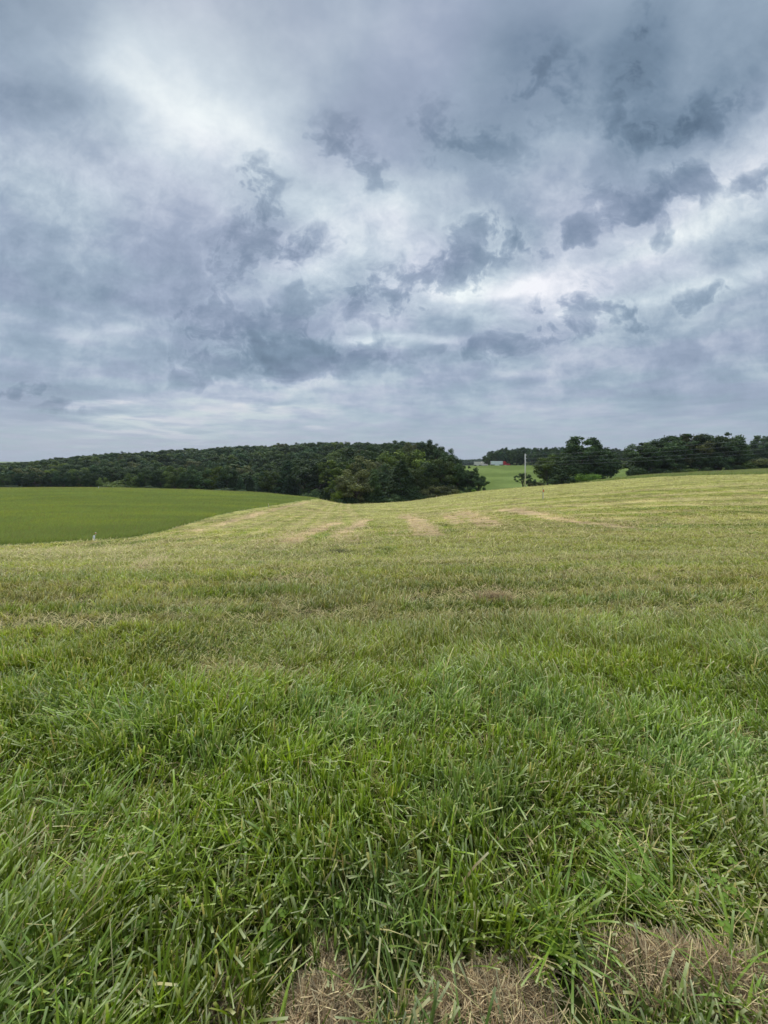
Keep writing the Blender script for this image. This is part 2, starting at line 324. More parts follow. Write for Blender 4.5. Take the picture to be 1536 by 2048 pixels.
G_GREEN = np.array(lin((122, 145, 44))); G_BLUE = np.array(lin((118, 144, 72))); G_YEL = np.array(lin((166, 170, 70)))
G_STRAW = np.array(lin((214, 200, 140))); G_BROWN = np.array(lin((166, 146, 108))); G_FIELD = np.array(lin((140, 154, 98)))
G_MOWN = np.array(lin((162, 158, 94))); G_TAN = np.array(lin((196, 170, 130))); G_SOIL = np.array(lin((58, 52, 38)))
def mix3(a, b, t): return a * (1 - t[..., None]) + b * t[..., None]

# ------------------------------------------------------------------ object helpers
def put(name, me, parent=None, mat=None):
    o = bpy.data.objects.new(name, me); COL.objects.link(o)
    if parent is not None: o.parent = parent
    if mat is not None and me is not None: me.materials.clear(); me.materials.append(mat)
    return o
def tag(o, label=None, cat=None, group=None, kind=None):
    if label: o['label'] = label
    if cat: o['category'] = cat
    if group: o['group'] = group
    if kind: o['kind'] = kind
    return o
def empty(name, loc, rz=0.0, sc=(1, 1, 1)):
    o = bpy.data.objects.new(name, None); COL.objects.link(o); o.location = loc; o.rotation_euler = (0, 0, rz); o.scale = sc
    o.empty_display_size = 0.2; return o
def quads_mesh(name, V, Fq, C=None, smooth=False):
    me = bpy.data.meshes.new(name); k = Fq.shape[1]
    me.vertices.add(len(V)); me.vertices.foreach_set('co', np.ascontiguousarray(V, dtype=np.float32).ravel())
    me.loops.add(len(Fq) * k); me.loops.foreach_set('vertex_index', np.ascontiguousarray(Fq, dtype=np.int32).ravel())
    me.polygons.add(len(Fq)); me.polygons.foreach_set('loop_start', np.arange(0, len(Fq) * k, k, dtype=np.int32))
    me.update(calc_edges=True)
    if C is not None:
        a = me.color_attributes.new('col', 'FLOAT_COLOR', 'POINT')
        a.data.foreach_set('color', np.concatenate([C, np.ones((len(C), 1))], 1).astype(np.float32).ravel())
    if smooth: me.polygons.foreach_set('use_smooth', np.ones(len(Fq), bool))
    return me
def new_mat(name):
    m = bpy.data.materials.new(name); m.use_nodes = True; T = NT(m.node_tree)
    b = [n for n in T.n if n.type == 'BSDF_PRINCIPLED'][0]; o = [n for n in T.n if n.type == 'OUTPUT_MATERIAL'][0]
    return m, T, b, o
def attr(T): return T.node('ShaderNodeAttribute', attribute_name='col').outputs['Color']
def leaf_mat(name, trans=0.35, rough=0.5, spec=0.35, obj=False, gain=1.0):
    m, T, b, o = new_mat(name); c = attr(T)
    if obj:
        oi = T.node('ShaderNodeObjectInfo'); c = T.mix(1.0, c, oi.outputs['Color'], 'MULTIPLY')
        c = T.v('SCALE', c, scale=T.remap(oi.outputs['Random'], 0, 1, .82, 1.2))
    T.put(b.inputs['Base Color'], c); b.inputs['Roughness'].default_value = rough; b.inputs['Specular IOR Level'].default_value = spec
    tr = T.node('ShaderNodeBsdfTranslucent'); T.put(tr.inputs[0], T.mix(1.0, c, (1.15, 1.15, .6, 1), 'MULTIPLY'))
    mx = T.node('ShaderNodeMixShader'); mx.inputs[0].default_value = trans
    T.l.new(b.outputs[0], mx.inputs[1]); T.l.new(tr.outputs[0], mx.inputs[2]); T.l.new(mx.outputs[0], o.inputs[0])
    return m
def plain_mat(name, rgb, rough=0.6, spec=0.4, metal=0.0, nscale=0.0, namp=0.0, noise_vec='Object'):
    m, T, b, o = new_mat(name); c = (*lin(rgb), 1)
    if nscale:
        tc = T.node('ShaderNodeTexCoord'); n = T.noise(tc.outputs[noise_vec], nscale, 4, .6)
        c = T.mix(1.0, c, T.ramp(n, [(0.3, (1 - namp,) * 3), (0.7, (1 + namp,) * 3)]), 'MULTIPLY')
    T.put(b.inputs['Base Color'], c); b.inputs['Roughness'].default_value = rough
    b.inputs['Specular IOR Level'].default_value = spec; b.inputs['Metallic'].default_value = metal
    return m

# ------------------------------------------------------------------ ground sheet
def patch(x, y):
    return .70 + .66 * sstep(fbm(x / 1.1, y / .8, 101, 5, .7) * .6 + fbm(x / 4.5, y / 2.6, 103, 3) * .4, .32, .66)
def build_ground():
    lim = math.atan(1.12)
    az_ = np.concatenate([np.linspace(-math.pi, -lim, 60)[:-1], np.arctan(np.linspace(-1.12, 1.12, 720)), np.linspace(lim, math.pi, 60)[1:]])
    d = [0.25]
    while d[-1] < 5500:
        x = d[-1]; d.append(x * (1.012 if x < 170 else 1.02 if x < 700 else 1.06))
    d = np.array(d); A, R = np.meshgrid(az_, d)
    dd = np.where(np.abs(A) <= math.atan(1.2), R / np.maximum(np.cos(A), .3), R / math.cos(math.atan(1.2)))
    X = np.sin(A) * dd; Yw = np.cos(A) * dd; Z = height(X, Yw)
    px, py, left, right, far = zones(X, Yw, Z)
    th = thatch(X, Yw); dr = dryness(X, Yw); fr = (Yw > 0.3) & (np.abs(X) < 1.3 * np.abs(Yw)); th = np.where(fr, th, 0)
    sw = fbm(X / 0.9, Yw / 0.35, 61, 3)
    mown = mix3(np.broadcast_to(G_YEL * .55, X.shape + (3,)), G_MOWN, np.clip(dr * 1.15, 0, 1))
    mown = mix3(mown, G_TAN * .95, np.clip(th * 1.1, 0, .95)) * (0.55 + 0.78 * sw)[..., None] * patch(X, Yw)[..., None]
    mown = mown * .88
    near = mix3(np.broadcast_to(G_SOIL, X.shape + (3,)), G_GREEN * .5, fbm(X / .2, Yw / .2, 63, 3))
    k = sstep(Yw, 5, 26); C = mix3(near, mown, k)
    lf = fbm(X / 14, Yw / 6, 71, 4); fieldc = G_FIELD * (0.82 + 0.3 * lf)[..., None]; fieldc = mix3(fieldc, G_YEL * .9, sstep(lf, .5, .8) * .2)
    C = np.where((left | right)[..., None], fieldc * .9, C)
    ff = fbm(X / 30, Yw / 18, 73, 4); farc = mix3(np.broadcast_to(np.array(lin((90, 106, 46))), X.shape + (3,)), np.array(lin((108, 124, 62))), sstep(ff, .35, .75))
    C = np.where(far[..., None], farc, C)
    C = np.clip(C, 0, 1)
    nr, nc = X.shape
    V = np.stack([X, Yw, Z], -1).reshape(-1, 3); idx = np.arange(nr * nc).reshape(nr, nc)
    Q = np.stack([idx[:-1, :-1], idx[:-1, 1:], idx[1:, 1:], idx[1:, :-1]], -1).reshape(-1, 4)
    # close the small hole round the camera's foot
    V = np.concatenate([V, [[0, 0, 0.0]]]); C = np.concatenate([C.reshape(-1, 3), [G_SOIL]])
    cq = np.stack([idx[0, :-1], np.full(nc - 1, nr * nc), np.full(nc - 1, nr * nc), idx[0, 1:]], -1)
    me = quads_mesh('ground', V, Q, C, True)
    m, T, b, o = new_mat('ground'); c = attr(T)
    tc = T.node('ShaderNodeTexCoord').outputs['Object']
    n1 = T.noise(tc, 3.0, 5, .65); n2 = T.noise(tc, 0.35, 4, .6)
    c = T.mix(1.0, c, T.ramp(n1, [(0.3, (.70,) * 3), (0.7, (1.28,) * 3)]), 'MULTIPLY')
    c = T.mix(1.0, c, T.ramp(n2, [(0.3, (.90, .93, .95)), (0.7, (1.10, 1.07, 1.0))]), 'MULTIPLY')
    T.put(b.inputs['Base Color'], c); b.inputs['Roughness'].default_value = 0.95; b.inputs['Specular IOR Level'].default_value = 0.1
    bp = T.node('ShaderNodeBump'); bp.inputs['Distance'].default_value = 0.06; bp.inputs['Strength'].default_value = 0.7
    T.put(bp.inputs['Height'], n1); T.l.new(bp.outputs[0], b.inputs['Normal'])
    g = put('ground', me, None, m); tag(g, kind='structure')
    # small patch under the camera
    ring = V[idx[0]]; bm = bmesh.new(); vs = [bm.verts.new(p) for p in ring[:-1]]; bm.faces.new(vs)
    pm = bpy.data.meshes.new('ground_underfoot'); bm.to_mesh(pm); bm.free(); tag(put('ground_underfoot', pm, None, m), kind='structure')
build_ground()

# ------------------------------------------------------------------ blades
def blades(base, h, w, lean_az, lean, curl, face, c0, c1, ctip, segs=3, cut=None, soft_tip=0.15):
    """vectorised ribbons: base (n,3), c0 colour at foot, c1 along the blade, ctip colour of the tip"""
    n = len(h); S = segs; t = np.linspace(0, 1, S + 1)[None, :]
    out = h[:, None] * (lean[:, None] * t + curl[:, None] * t ** 2.2)
    up = h[:, None] * (t * np.sqrt(np.maximum(0.06, 1 - lean ** 2))[:, None] - 0.45 * curl[:, None] ** 2 * t ** 2.4)
    P = np.empty((n, S + 1, 3)); P[..., 0] = base[:, 0, None] + out * np.cos(lean_az)[:, None]
    P[..., 1] = base[:, 1, None] + out * np.sin(lean_az)[:, None]; P[..., 2] = base[:, 2, None] + up
    prof = (0.75 + 0.5 * t - 0.5 * t ** 2)
    tipw = np.where(cut, 0.75, soft_tip) if cut is not None else np.full(n, soft_tip)
    prof = np.broadcast_to(prof, (n, S + 1)).copy(); prof[:, -1] = tipw
    if S >= 4: prof[:, -2] = np.minimum(prof[:, -2], 0.35 + 0.6 * tipw)
    hw = 0.5 * w[:, None] * prof
    side = np.stack([np.cos(face), np.sin(face), np.zeros(n)], -1)[:, None, :]
    V = np.stack([P - side * hw[..., None], P + side * hw[..., None]], 2)      # n,S+1,2,3
    k = t[..., None] ** 0.7
    Cc = c0[:, None, :] * (1 - k) + c1[:, None, :] * k; Cc[:, -1, :] = ctip
    Cc = np.repeat(Cc[:, :, None, :], 2, 2)
    b0 = (np.arange(n) * (S + 1) * 2)[:, None] + (np.arange(S) * 2)[None, :]
    Q = np.stack([b0, b0 + 1, b0 + 3, b0 + 2], -1).reshape(-1, 4)
    return V.reshape(-1, 3), Q, Cc.reshape(-1, 3)
def join(parts):
    Vs, Qs, Cs, off = [], [], [], 0
    for V, Q, C in parts: Vs.append(V); Qs.append(Q + off); Cs.append(C); off += len(V)
    return np.concatenate(Vs), np.concatenate(Qs), np.concatenate(Cs)
def sample_fan(n, d0, d1, dens, half=1.06, extra=1.45):
    """n points with areal density following dens(d)"""
    g = np.geomspace(d0, d1, 400); p = dens(g) * (g * half + extra); c = np.concatenate([[0], np.cumsum(0.5 * (p[1:] + p[:-1]) * np.diff(g))])
    d = np.interp(RNG.random(n) * c[-1], c, g)
    return (RNG.random(n) * 2 - 1) * (d * half + extra), d
def pick(n, cols_, probs):
    k = RNG.choice(len(cols_), n, p=np.array(probs) / sum(probs)); return np.stack(cols_)[k]
GRASS = leaf_mat('grass_blade', 0.36, 0.5, 0.22)
DRY = leaf_mat('dry_straw', 0.15, 0.7, 0.2)

def short_grass():
    parts = []
    def tufts(nt, per, d0, d1, dens, hbase, wbase, segs, spread):
        tx, ty = sample_fan(nt, d0, d1, dens)
        th = thatch(tx, ty); dr = dryness(tx, ty)
        _, _, lz, rz, far = zones(tx, ty); keep = ~(lz | rz | far) & (RNG.random(nt) > th * 1.0)
        tx, ty, th, dr = tx[keep], ty[keep], th[keep], dr[keep]; nt = len(tx)
        big = fbm(tx / 1.2, ty / 0.6, 81, 3)
        th_ = (1 - .35 * th) * hbase * (0.35 + 1.25 * big) * (0.7 + 0.6 * RNG.random(nt)) * (1 - 0.5 * sstep(ty, 3.6, 7.5) * (ty < 8))
        flat = sstep(fbm(tx / 1.0, ty / .5, 85, 3), .52, .66); la = fbm(tx / 2.5, ty / 1.5, 87, 2) * 4 * math.pi
        n = nt * per; r = lambda a: np.repeat(a, per)
        ang = RNG.random(n) * 2 * math.pi; sp = spread * r(np.clip(ty / 5, 1, 5) ** 0.8)
        rad = np.sqrt(RNG.random(n)) * sp
        bx = r(tx) + np.cos(ang) * rad; by = r(ty) + np.sin(ang) * rad
        lod = np.clip(by / 4, 1, 40) ** 0.78
        h = r(th_) * (0.55 + 0.6 * RNG.random(n)) * (1 + 0.25 * (lod - 1) ** .5)
        w = wbase * lod * (0.5 + 0.9 * RNG.random(n))
        laz = np.where(RNG.random(n) < 0.55, r(la) + RNG.normal(0, .8, n), ang + RNG.normal(0, .5, n))
        lean = np.clip(0.12 + 0.62 * r(flat) * RNG.random(n) + 0.3 * RNG.random(n) ** 2, 0, .93)
        curl = np.clip(RNG.random(n) ** 2.2 * 0.9, 0, .95)
        face = laz + math.pi / 2 + RNG.normal(0, .5, n)
        gz = height(bx, by)
        tc = np.repeat(mix3(np.broadcast_to(G_GREEN, (nt, 3)), G_BLUE, sstep(fbm(tx / .5, ty / .35, 91, 2), .35, .7)), per, 0)
        y = np.clip(r(dr) * 1.25 - .05 + RNG.normal(0, .12, n), 0, 1)
        col = mix3(tc, G_YEL, y); col *= (0.78 + 0.44 * RNG.random((n, 1))) * np.repeat(.54 + .86 * RNG.random((nt, 1)) ** 1.1, per, 0)
        col = mix3(col, G_TAN * .95, r(th) * .95 * (RNG.random(n) < .85))
        col *= patch(bx, by)[:, None]
        dead = RNG.random(n) < (0.07 + 0.45 * r(dr) ** 1.3); col[dead] = pick(dead.sum(), [G_STRAW, G_BROWN, G_STRAW * .8, G_MOWN], [2, 1, 2, 2])
        cut = RNG.random(n) < .55
        tip = np.where(cut[:, None], mix3(col, np.array(lin((224, 224, 180))), np.full(n, .55)), col * 1.05)
        foot = mix3(col * .9, np.array(lin((150, 148, 92))), np.full(n, .25))
        parts.append(blades(np.stack([bx, by, gz - .01], -1), h, w, laz, lean, curl, face, foot, col, tip, segs, cut))
    lod = lambda d: np.minimum(1.0, (3.2 / d) ** 2.0)
    tufts(8600, 14, 0.55, 3.2, lambda d: np.ones_like(d), .150, .0078, 5, .034)
    tufts(15000, 12, 3.2, 8, lod, .120, .0070, 3, .038)
    tufts(17000, 12, 8, 30, lod, .062, .0066, 2, .075)
    tufts(15000, 8, 30, 150, lod, .042, .0060, 1, .09)
    V, Q, C = join(parts)
    o = put('short_grass', quads_mesh('short_grass', V, Q, C), None, GRASS); tag(o, 'cut green and yellowing grass covering the slope from the foreground to the crest', 'grass', kind='stuff')
short_grass()

def clippings():
    """mown straw lying loose between the standing blades"""
    parts = []
    def straws(n, d0, d1, dens, ln, w, every):
        x, y = sample_fan(n, d0, d1, dens); th = thatch(x, y); dr = dryness(x, y); _, _, lz, rz, far = zones(x, y)
        keep = ~(lz | rz | far) & (RNG.random(n) < np.clip(every + dr * .45 + th * 1.0, 0, 1)); keep &= RNG.random(len(x)) > .75 * th * (y < 2.2)
        x, y, th, dr = x[keep], y[keep], th[keep], dr[keep]; n = len(x)
        lod = np.clip(y / 4, 1, 40) ** 0.8; a = RNG.random(n) * 2 * math.pi
        h = ln * (0.4 + RNG.random(n)) * lod ** .5; z = height(x, y) + RNG.random(n) * (.03 + (.01 + .08 * sstep(y, 4, 10)) * th) * np.clip(lod, 1, 2.5)
        col = pick(n, [G_STRAW, G_BROWN, G_STRAW * .75, G_BROWN * .7, G_MOWN * .9], [3, 3, 3, 2, 3]) * (0.75 + .5 * RNG.random((n, 1)))
        col = mix3(col, G_TAN, np.clip(th * 1.3 - .2, 0, .9) * sstep(y, 3, 8) * (RNG.random(n) < .8))
        col = mix3(col, G_YEL * .9, (RNG.random(n) < .35 * (1 - th)).astype(float) * .8)
        lean = np.clip(0.90 + .08 * RNG.random(n), 0, .985)
        parts.append(blades(np.stack([x, y, z], -1), h, w * lod * (0.6 + .8 * RNG.random(n)), a, lean, RNG.random(n) * .2 - .05, a + math.pi / 2, col, col, col, 2, np.ones(n, bool)))
    lod = lambda d: np.minimum(1.0, (3.2 / d) ** 1.9)
    straws(95000, .55, 3.2, lambda d: np.ones_like(d), .09, .0030, .45)
    straws(130000, 3.2, 12, lod, .085, .0036, .15)
    straws(200000, 12, 150, lod, .10, .0044, .25)
    n = 2200; x, y = sample_fan(n, .8, 6, lambda d: (1.5 / d) ** .7); a = RNG.random(n) * 6.283; col = pick(n, [G_STRAW, G_BROWN, G_STRAW * .8], [2, 1, 1])
    parts.append(blades(np.stack([x, y, height(x, y)], -1), .10 + .11 * RNG.random(n), .0018 + .0016 * RNG.random(n), a, .15 + .6 * RNG.random(n), RNG.random(n) * .4, a + 1.5, col * .8, col, col * 1.1, 2, np.ones(n, bool)))
    V, Q, C = join(parts)
    o = put('grass_clippings', quads_mesh('grass_clippings', V, Q, C), None, DRY); tag(o, 'dry tan and brown grass clippings lying in streaks over the mown slope', 'dry grass', kind='stuff')
clippings()

def tall_grass():
    for name, sel, n, dr_, label in (('tall_grass', 'l', 330000, (14, 175), 'even uncut green grass filling the field on the left'),
                                    ('grass_verge', 'r', 140000, (60, 140), 'strip of taller uncut grass along the crest on the right')):
        x, y = sample_fan(n * 3, dr_[0], dr_[1], lambda d: (20 / d) ** 1.7, 1.15, 0)
        _, _, lz, rz, _ = zones(x, y); k = lz if sel == 'l' else rz; x, y = x[k][:n], y[k][:n]; n = len(x)
        lodv = np.clip(y / 20, 1, 20) ** .9
        nn = fbm(x / 3.5, y / 2.2, 95, 4)
        h = (.36 if sel == 'l' else .55) * (0.55 + .5 * RNG.random(n) + .35 * nn); w = .018 * lodv * (0.6 + .8 * RNG.random(n))
        a = RNG.normal(-.4, 1.0, n); f = RNG.random(n) * 2 * math.pi
        lf = fbm(x / 14, y / 6, 71, 4)
        col = mix3(np.broadcast_to(G_FIELD, (n, 3)) * (0.8 + .35 * lf)[:, None], G_YEL * .95, np.clip(sstep(lf, .45, .8) * .25 + .2 * (nn > .6), 0, 1)) * (0.8 + .4 * RNG.random((n, 1)))
        hd = RNG.random(n) < (.07 if sel == 'l' else .15) + .25 * sstep(y, 110, 150) * (sel == 'l')
        tip = np.where(hd[:, None], np.array(lin((150, 132, 104))), col * 1.05); h = np.where(hd, h * 1.2, h)
        V, Q, C = blades(np.stack([x, y, height(x, y) - .01], -1), h, w, a, .12 + .25 * RNG.random(n), RNG.random(n) * .5, f, col * .9, col, tip, 2, None, .3)
        o = put(name, quads_mesh(name, V, Q, C), None, GRASS); tag(o, label, 'grass', kind='stuff')
tall_grass()

# ------------------------------------------------------------------ trees
LEAF = leaf_mat('leaf', 0.15, 0.7, 0.15, obj=True)
BARK = plain_mat('bark', (92, 82, 70), .9, .2, 0, 6, .3)
DK = np.array(lin((54, 71, 45))); DL = np.array(lin((88, 105, 60)))
def crown_arrays(kind, seed, nleaf, leaf):
    """leaf cards of a unit-high tree (z 0..1, foot at the origin)"""
    R = np.random.default_rng(seed); C = []
    if kind == 'broad' or kind == 'sparse' or kind == 'round':
        nc = {'broad': 64, 'sparse': 52, 'round': 56}[kind]; rx = {'broad': .34, 'sparse': .30, 'round': .42}[kind]
        z0 = {'broad': .08, 'sparse': .28, 'round': .02}[kind]
        lobes = [(rx * (.5 + .6 * R.random()), R.random() * 6.28, R.random()) for _ in range(5)]
        for i in range(nc):
            v = R.normal(size=3); v /= np.linalg.norm(v); q = R.random() ** .35
            z = z0 + (1 - z0) * (.5 + .44 * v[2] * q)
            prof = np.sqrt(max(0.05, 1 - ((z - (z0 + (1 - z0) * .45)) / ((1 - z0) * .58)) ** 2))
            a = math.atan2(v[1], v[0]); k = 1 + .28 * math.sin(2 * a + lobes[0][1]) + .18 * math.sin(3 * a + lobes[1][1] + 4 * z)
            rr = rx * prof * k * q ** .6 * (.55 + .5 * math.hypot(v[0], v[1]))
            C.append((rr * math.cos(a), rr * math.sin(a), z, (.05 + .07 * R.random()) * (1 if kind != 'sparse' else .62), .72 + .5 * R.random()))
    elif kind == 'conifer':
        for i in range(64):
            z = .06 + .9 * (i / 64) ** .9; rr = .23 * (1 - z) ** .8 * (.75 + .4 * R.random()); a = i * 2.4 + R.random()
            C.append((rr * math.cos(a), rr * math.sin(a), z, .035 + .07 * (1 - z), .75 + .4 * R.random()))
        C.append((0, 0, .97, .03, 1))
    elif kind == 'bush':
        for i in range(22):
            a = R.random() * 6.28; q = R.random() ** .5; z = .12 + .62 * R.random() * (1.15 - q * .6)
            C.append((.62 * q * math.cos(a), .62 * q * math.sin(a), z, .14 + .12 * R.random(), .75 + .45 * R.random()))
    C = np.array(C); wgt = C[:, 3] ** 2; ci = R.choice(len(C), nleaf, p=wgt / wgt.sum()); c = C[ci]
    v = R.normal(size=(nleaf, 3)); v /= np.linalg.norm(v, axis=1)[:, None]
    rad = c[:, 3] * (.45 + .75 * R.random(nleaf) + .25 * (R.random(nleaf) < .1))
    P = c[:, :3] + v * rad[:, None] * np.array([1, 1, .72])
    if kind == 'conifer': P[:, 2] -= .18 * np.hypot(v[:, 0], v[:, 1]) * rad
    P[:, 2] = np.maximum(P[:, 2], .01)
    nrm = v + R.normal(0, .55, (nleaf, 3)) + np.array([0, 0, .35]); nrm /= np.linalg.norm(nrm, axis=1)[:, None]
    t1 = np.cross(nrm, R.normal(size=(nleaf, 3))); t1 /= np.linalg.norm(t1, axis=1)[:, None]; t2 = np.cross(nrm, t1)
    s = leaf * (.55 + .8 * R.random(nleaf))[:, None]
    V = np.stack([P - t1 * s, P - t2 * s * .62, P + t1 * s, P + t2 * s * .62], 1).reshape(-1, 3)
    col = mix3(np.broadcast_to(DK, (nleaf, 3)), DL, np.clip(R.random(nleaf) * .7 + (c[:, 4] - .9) * .8, 0, 1)) * c[:, 4][:, None]
    return V, np.arange(nleaf * 4).reshape(-1, 4), np.repeat(col, 4, 0), C
def tube_arrays(path, radii, sides=7):
    V = []; Q = []
    for i, (p, r) in enumerate(zip(path, radii)):
        p = Vector(p); d = (Vector(path[min(i + 1, len(path) - 1)]) - Vector(path[max(i - 1, 0)])).normalized()
        u = d.orthogonal().normalized(); w = d.cross(u)
        for k in range(sides): a = 2 * math.pi * k / sides; V.append(tuple(p + u * (r * math.cos(a)) + w * (r * math.sin(a))))
    for i in range(len(path) - 1):
        for k in range(sides): a, b = i * sides + k, i * sides + (k + 1) % sides; Q.append((a, b, b + sides, a + sides))
    return np.array(V), np.array(Q)
def trunk_mesh(kind, C, seed):
    R = random.Random(seed); parts = []; top = {'conifer': .9, 'bush': .35}.get(kind, .72); r0 = {'conifer': .018, 'bush': .02}.get(kind, .026)
    p = [(0, 0, -.05)]; 
    for i in range(1, 6): p.append((R.uniform(-.012, .012) * i, R.uniform(-.012, .012) * i, top * i / 5))
    V, Q = tube_arrays(p, [r0 * (1.25 if i == 0 else 1 - .16 * i) for i in range(6)]); parts.append((V, Q, V * 0))
    if kind != 'conifer':
        for c in list(C)[:: max(1, len(C) // 12)]:
            z = min(top * .95, max(.08, c[2] * .55)); a = Vector((0, 0, z)); b = Vector(c[:3]); m_ = a.lerp(b, .5) + Vector((0, 0, -.02))
            V, Q = tube_arrays([a, m_, b], [r0 * .5, r0 * .32, r0 * .12], 5); parts.append((V, Q, V * 0))
    V, Q, _ = join(parts); return quads_mesh('trunk', V, Q, None, True)
PROTO = {}
for kind, seeds, nl, lf in (('broad', (1, 2, 3, 4, 5), 9000, .0185), ('round', (6, 7, 8), 10000, .020), ('sparse', (9, 10), 6500, .017), ('conifer', (11, 12), 7000, .016), ('bush', (14, 15), 5000, .034)):
    PROTO[kind] = []
    for sd_ in seeds:
        V, Q, C, CL = crown_arrays(kind, sd_, nl, lf); cm = quads_mesh('crown', V, Q, C); cm.materials.append(LEAF)
        tm = trunk_mesh(kind, CL, sd_); tm.materials.append(BARK); PROTO[kind].append((cm, tm))
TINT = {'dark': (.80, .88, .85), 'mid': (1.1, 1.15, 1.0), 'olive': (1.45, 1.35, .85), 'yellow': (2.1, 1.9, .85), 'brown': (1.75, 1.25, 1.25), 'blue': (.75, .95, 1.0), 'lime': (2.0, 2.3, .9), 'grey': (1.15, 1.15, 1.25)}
TR = random.Random(5)
def plant(kind, loc, H, W, tint, label, group=None, variant=None, name=None, cat=None, sink=0.2, bare=False):
    cm, tm = PROTO[kind][(variant if variant is not None else TR.randrange(99)) % len(PROTO[kind])]
    root = empty(name or ('conifer_tree' if kind == 'conifer' else 'bush' if kind == 'bush' else 'broadleaf_tree'), (loc[0], loc[1], loc[2] - sink), TR.random() * 6.28, (W, W, H))
    tag(root, label, cat or ('bush' if kind == 'bush' else 'tree'), group)
    c = bpy.data.objects.new('crown', cm); COL.objects.link(c); c.parent = root; t = TINT[tint] if isinstance(tint, str) else tint
    j = TR.uniform(.75, 1.3); c.color = (t[0] * j, t[1] * j, t[2] * j, 1)
    tr = bpy.data.objects.new('trunk', tm); COL.objects.link(tr); tr.parent = root
    return root

# wood in the hollow, the point of trees nearest the camera: x pixel, base distance, top pixel, kind, width factor, tint, label
def by_top(px, d, ytop, base=None):
    p = spot(px, d); return p, (EYE - (ytop - HY) * d / F) - p.z
POINT = [
    (713, 128, 936, 'round', 1.05, 'brown', 'dull brownish round tree at the very front of the wooded point', 1),
    (686, 129, 965, 'bush', .95, 'yellow', 'yellow-green leafy bush low at the left front corner of the wooded point', 0),
    (748, 130, 948, 'conifer', 1.3, 'mid', 'green narrow tree just right of the brownish round tree', 0),
    (802, 134, 922, 'conifer', 1.45, 'dark', 'tall dark pointed conifer in the middle of the wooded point', 1),
    (770, 150, 930, 'broad', 1.0, 'grey', 'grey-green tree between the brownish tree and the tall dark conifer', 2),
    (833, 142, 935, 'broad', .85, 'olive', 'narrow olive tree right of the tall dark conifer', 0),
    (815, 172, 899, 'broad', 1.1, 'yellow', 'tall pale yellow-green tree rising behind the tall dark conifer', 3),
    (790, 178, 903, 'round', .8, 'olive', 'olive crown left of the tall pale yellow-green tree', 2),
    (846, 165, 914, 'broad', .9, 'olive', 'olive tree right of the tall pale yellow-green tree', 1),
    (866, 152, 920, 'broad', 1.0, 'dark', 'dark tree with a peaked crown on the right of the wooded point', 4),
    (889, 150, 917, 'round', .85, 'olive', 'rusty olive tree near the right end of the wooded point', 0),
    (862, 138, 962, 'bush', 1.5, 'brown', 'low reddish brown bushes under the right half of the wooded point', 1),
    (893, 138, 962, 'bush', 1.5, 'brown', 'second low reddish brown bush further right along the field edge', 0),
    (915, 150, 930, 'broad', .9, 'dark', 'dark leaning tree second from the right end of the wood', 2),
    (934, 150, 934, 'round', .75, 'dark', 'dark rounded tree at the right end of the wood', 1),
    (957, 146, 954, 'round', .95, 'dark', 'small dark tree last on the right of the wood against the far green field', 2),
    (939, 140, 966, 'bush', .9, 'dark', 'dark low bush at the foot of the rightmost trees of the wood', 0),
    (947, 134.5, 974, 'bush', .8, 'lime', 'tiny bright lime-green shrub at the right foot of the wood', 1),
    (735, 165, 915, 'broad', 1.0, 'brown', 'dull brown-green tree behind the front of the wooded point', 0),
    (700, 175, 912, 'broad', .95, 'dark', 'dark broadleaf tree behind the left corner of the wooded point', 4),
    (672, 172, 920, 'sparse', 1.1, 'yellow', 'thin yellow-green tree at the left corner of the wooded point', 0),
    (676, 150, 950, 'sparse', 1.0, 'yellow', 'small spindly yellow-green sapling before the left corner of the wooded point', 1),
    (640, 190, 918, 'broad', 1.2, 'dark', 'broad dark tree hanging over the left end of the mown hollow', 2),
    (608, 195, 918, 'sparse', 1.1, 'dark', 'dark tree with bare grey limbs showing, left of the mown hollow', 1),
    (575, 205, 922, 'conifer', 1.3, 'blue', 'dark blue-green conifer in the front row left of the hollow', 0),
    (655, 160, 962, 'bush', 1.3, 'dark', 'dark undergrowth bush left of the wooded point', 0),
    (628, 165, 968, 'bush', 1.3, 'dark', 'dark low bush at the inner end of the left field', 1),
    (898, 182, 912, 'broad', .9, 'dark', 'dark tree behind the rusty olive tree', 3), (755, 190, 905, 'broad', 1.0, 'dark', 'dark crown above the grey-green tree in the middle of the wood', 1),
    (722, 200, 902, 'round', 1.0, 'mid', 'mid green crown above the brownish round tree', 2),
]
for px, d, yt, kind, wf, tint, label, var in POINT:
    p, H = by_top(px, d, yt - (6 if kind != 'bush' else 0)); H = max(H, 1.5); plant(kind, p, H, H * wf * (1.12 if kind != 'bush' else .8), tint, label, 'trees of the wooded point', var)
